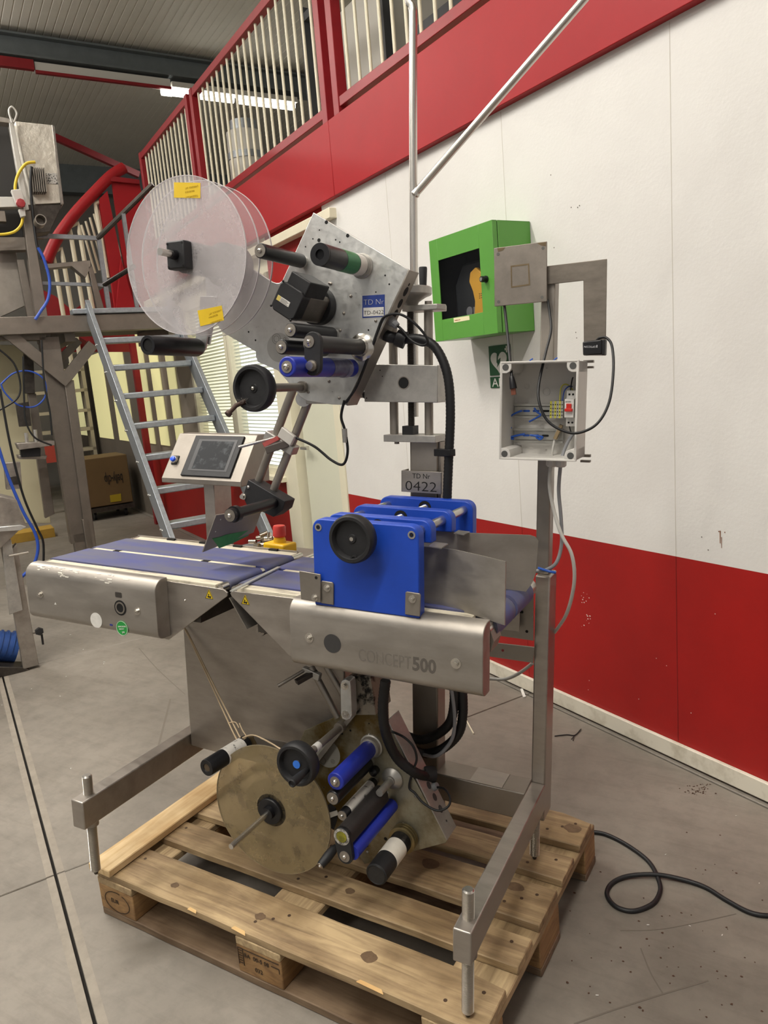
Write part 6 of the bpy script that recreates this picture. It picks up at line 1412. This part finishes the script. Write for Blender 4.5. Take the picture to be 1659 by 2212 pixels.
bp_ = [(.252, 1.507), (.243, 1.502), (.246, 1.485), (.226, 1.492), (.234, 1.474), (.252, 1.455), (.250, 1.470), (.256, 1.474)]
MB().prism([wallpt(s, z, .0049) for s, z in ((.247, 1.506), (.240, 1.498), (.243, 1.478), (.225, 1.488), (.229, 1.468), (.250, 1.448), (.246, 1.463), (.252, 1.470))], WN*.0005).build('lightning', sgn_g, SG)
x_ = MB()
for (a, b, e, f) in ((.172, .196, 1.516, 1.525), (.180, .188, 1.507, 1.534)): x_.prism([wallpt(a, e, .0042), wallpt(b, e, .0042), wallpt(b, f, .0042), wallpt(a, f, .0042)], WN*.0006)
x_.build('white_cross', white_l, SG)
S2 = WB().wbox(.162, .302, .001, .004, 1.362, 1.409).build('aed_sign', sgn_g); tag(S2, 'narrow green letter sign directly under the heart sign', 'sign')
text('sign_letters', 'AED', .052, wallpt(.290, 1.367, .0045), -WD, (0, 0, 1), white_l, S2, ext=.0004, fit=.118)
# ------------------------------------------------------------------ loose things
cab_m = rubber
pts = [(1278, 1797), (1300, 1800), (1340, 1817), (1383, 1845), (1408, 1870), (1424, 1905), (1425, 1928), (1409, 1953), (1368, 1968), (1330, 1958), (1311, 1932), (1322, 1908), (1355, 1895), (1410, 1893), (1462, 1899), (1520, 1915), (1570, 1945), (1620, 1971), (1665, 1978), (1720, 1970), (1800, 1940), (1900, 1900), (2050, 1880)]
P = [wz(x, y, .006) for x, y in pts]
P[0] = wz(1262, 1797, .006)
for i in (13, 12, 14): P[i].z = .012 if i == 13 else .009
CP_ = spline(P, 8)
c = MB().tube(CP_, .0062, n=12).build('power_cable', cab_m, smooth=60); tag(c, 'black power cable lying in a loop on the concrete right of the pallet', 'cable')
tg = MB(); tg.tube(spline([wz(x, y, .004) for x, y in ((1198, 1590), (1225, 1587), (1242, 1588), (1255, 1575))], 5), .0022, n=7); tg.tube([wz(1240, 1588, .004), wz(1238, 1600, .003)], .0014, n=6); tg.tube([wz(1242, 1588, .004), wz(1234, 1597, .003)], .0014, n=6)
tag(tg.build('stripped_wire', cab_m), 'short stripped black wire end on the floor near the skirting', 'wire')
ro = MB().bar(wz(1005, 1552, .004), wz(1023, 1585, .004), .006, .004).build('pale_rod', ivory); tag(ro, 'thin pale stick lying on the floor behind the column', 'stick')
fl_p = MB().prism([wz(1124, 1490, .002), wz(1129, 1488, .002), wz(1136, 1506, .002), wz(1130, 1507, .002)], (0, 0, .004)).build('paper_scrap', white_l); tag(fl_p, 'curled white paper scrap on the floor by the skirting', 'scrap')
random.seed(21); cr_ = MB()
for (x, y) in ((152, 1371), (180, 1403), (225, 1430), (224, 1434), (143, 1461), (130, 1504), (68, 1488), (153, 1660), (4, 1523), (430, 1395), (478, 1490), (500, 1462), (1640, 1908), (1490, 2000), (1400, 1998), (1290, 2150), (1560, 2020), (1438, 1846), (1590, 1762)):
    q = wz(x, y, .0012); a = random.uniform(0, 3.1); u = Vector((math.cos(a), math.sin(a), 0)); v = Vector((-u.y, u.x, 0)); L = random.uniform(.003, .0065) if x < 600 else random.uniform(.002, .0035)
    cr_.prism([q-u*L-v*L*.35, q+u*L-v*L*.3, q+u*L*.9+v*L*.35, q-u*L+v*L*.4], (0, 0, .0008))
tag(cr_.build('white_litter', white_l, kind='stuff'), 'tiny white paper flecks scattered on the concrete', 'litter')
dk = MB()
for k in range(70):
    x = random.uniform(1210, 1650); y = random.uniform(1790, 2200); q = wz(x, y, .0006); r = random.uniform(.0012, .0035)
    if min((q-w_).length for w_ in CP_) < .03: continue
    dk.prism([q+Vector((r*c_*random.uniform(.6, 1.6), r*s_, 0)) for c_, s_ in disc2(0, 0, 1, n=5)], (0, 0, .0005))
for k in range(60):
    q = wz(1510+random.gauss(0, 16), 1705+random.gauss(0, 7), .0006)
    if (q-WP0).dot(WN) < .04: continue
    r = random.uniform(.001, .003); dk.prism([q+Vector((r*c_, r*s_, 0)) for c_, s_ in disc2(0, 0, 1, n=5)], (0, 0, .0005))
tag(dk.build('dark_grit', mat('brown_grit', '4a3426', .9), kind='stuff'), 'dark grit scattered on the concrete', 'grit')
# bright metal sleeves lying on the shelf behind the conveyor
random.seed(9)
spots = [(546, 1170, .2, .010), (556, 1178, -.3, .010), (566, 1160, .6, .022), (572, 1168, 1.2, .014), (580, 1163, .3, .026), (585, 1173, -.6, .010), (576, 1152, .9, .034), (590, 1167, .1, .018), (570, 1177, .5, .010), (582, 1158, 2.2, .032), (593, 1160, .5, .024)]
sl_m = mat('nickel_sleeve', 'cfc6b6', .22, .95, var=.15, scale=60)
base = None
for k, (x, y, a, h) in enumerate(spots):
    q = MZ(x, y, .784+h); q = MO + MR @ Vector((q.x, min(max(q.y, .53), .65), .784+h))
    if base is None:
        base = MB().lathe((-.013, 0, 0), (1, 0, 0), [(0, .0052), (0, .0072), (.026, .0072), (.026, .0052)], n=14, close=True).build('metal_sleeve', sl_m); o = base
    else: o = base.copy(); COL.objects.link(o)
    o.location = q; o.rotation_euler = (0, random.uniform(-.35, .35) if h > .015 else 0, a)
    tag(o, 'small shiny nickel sleeve in the heap beside the red emergency button', 'sleeve', 'nickel sleeves heaped on the shelf')

# tyre arcs and scratches on the slabs
sc_ = MB()
def scr_line(pts, w):
    P = spline([wz(x, y, .0004) for x, y in pts], 6)
    for i in range(len(P)-1):
        t = (P[i+1]-P[i]); n = Vector((-t.y, t.x, 0)).normalized()*w
        sc_.prism([P[i]-n, P[i+1]-n, P[i+1]+n, P[i]+n], (0, 0, .0004))
for pts, w in (([(1240, 2212), (1330, 2180), (1430, 2148), (1530, 2118)], .002), ([(1340, 2010), (1420, 2008), (1500, 1994), (1590, 1974)], .0012), ([(300, 1400), (340, 1445), (400, 1500)], .002), ([(330, 1660), (345, 1600), (368, 1510)], .004), ([(1384, 2048), (1405, 2100), (1432, 2146)], .0015)): scr_line(pts, w)
tag(sc_.build('floor_scuff_lines', mat('scuff_dark', '6b645b', .8), floor), kind='stuff')
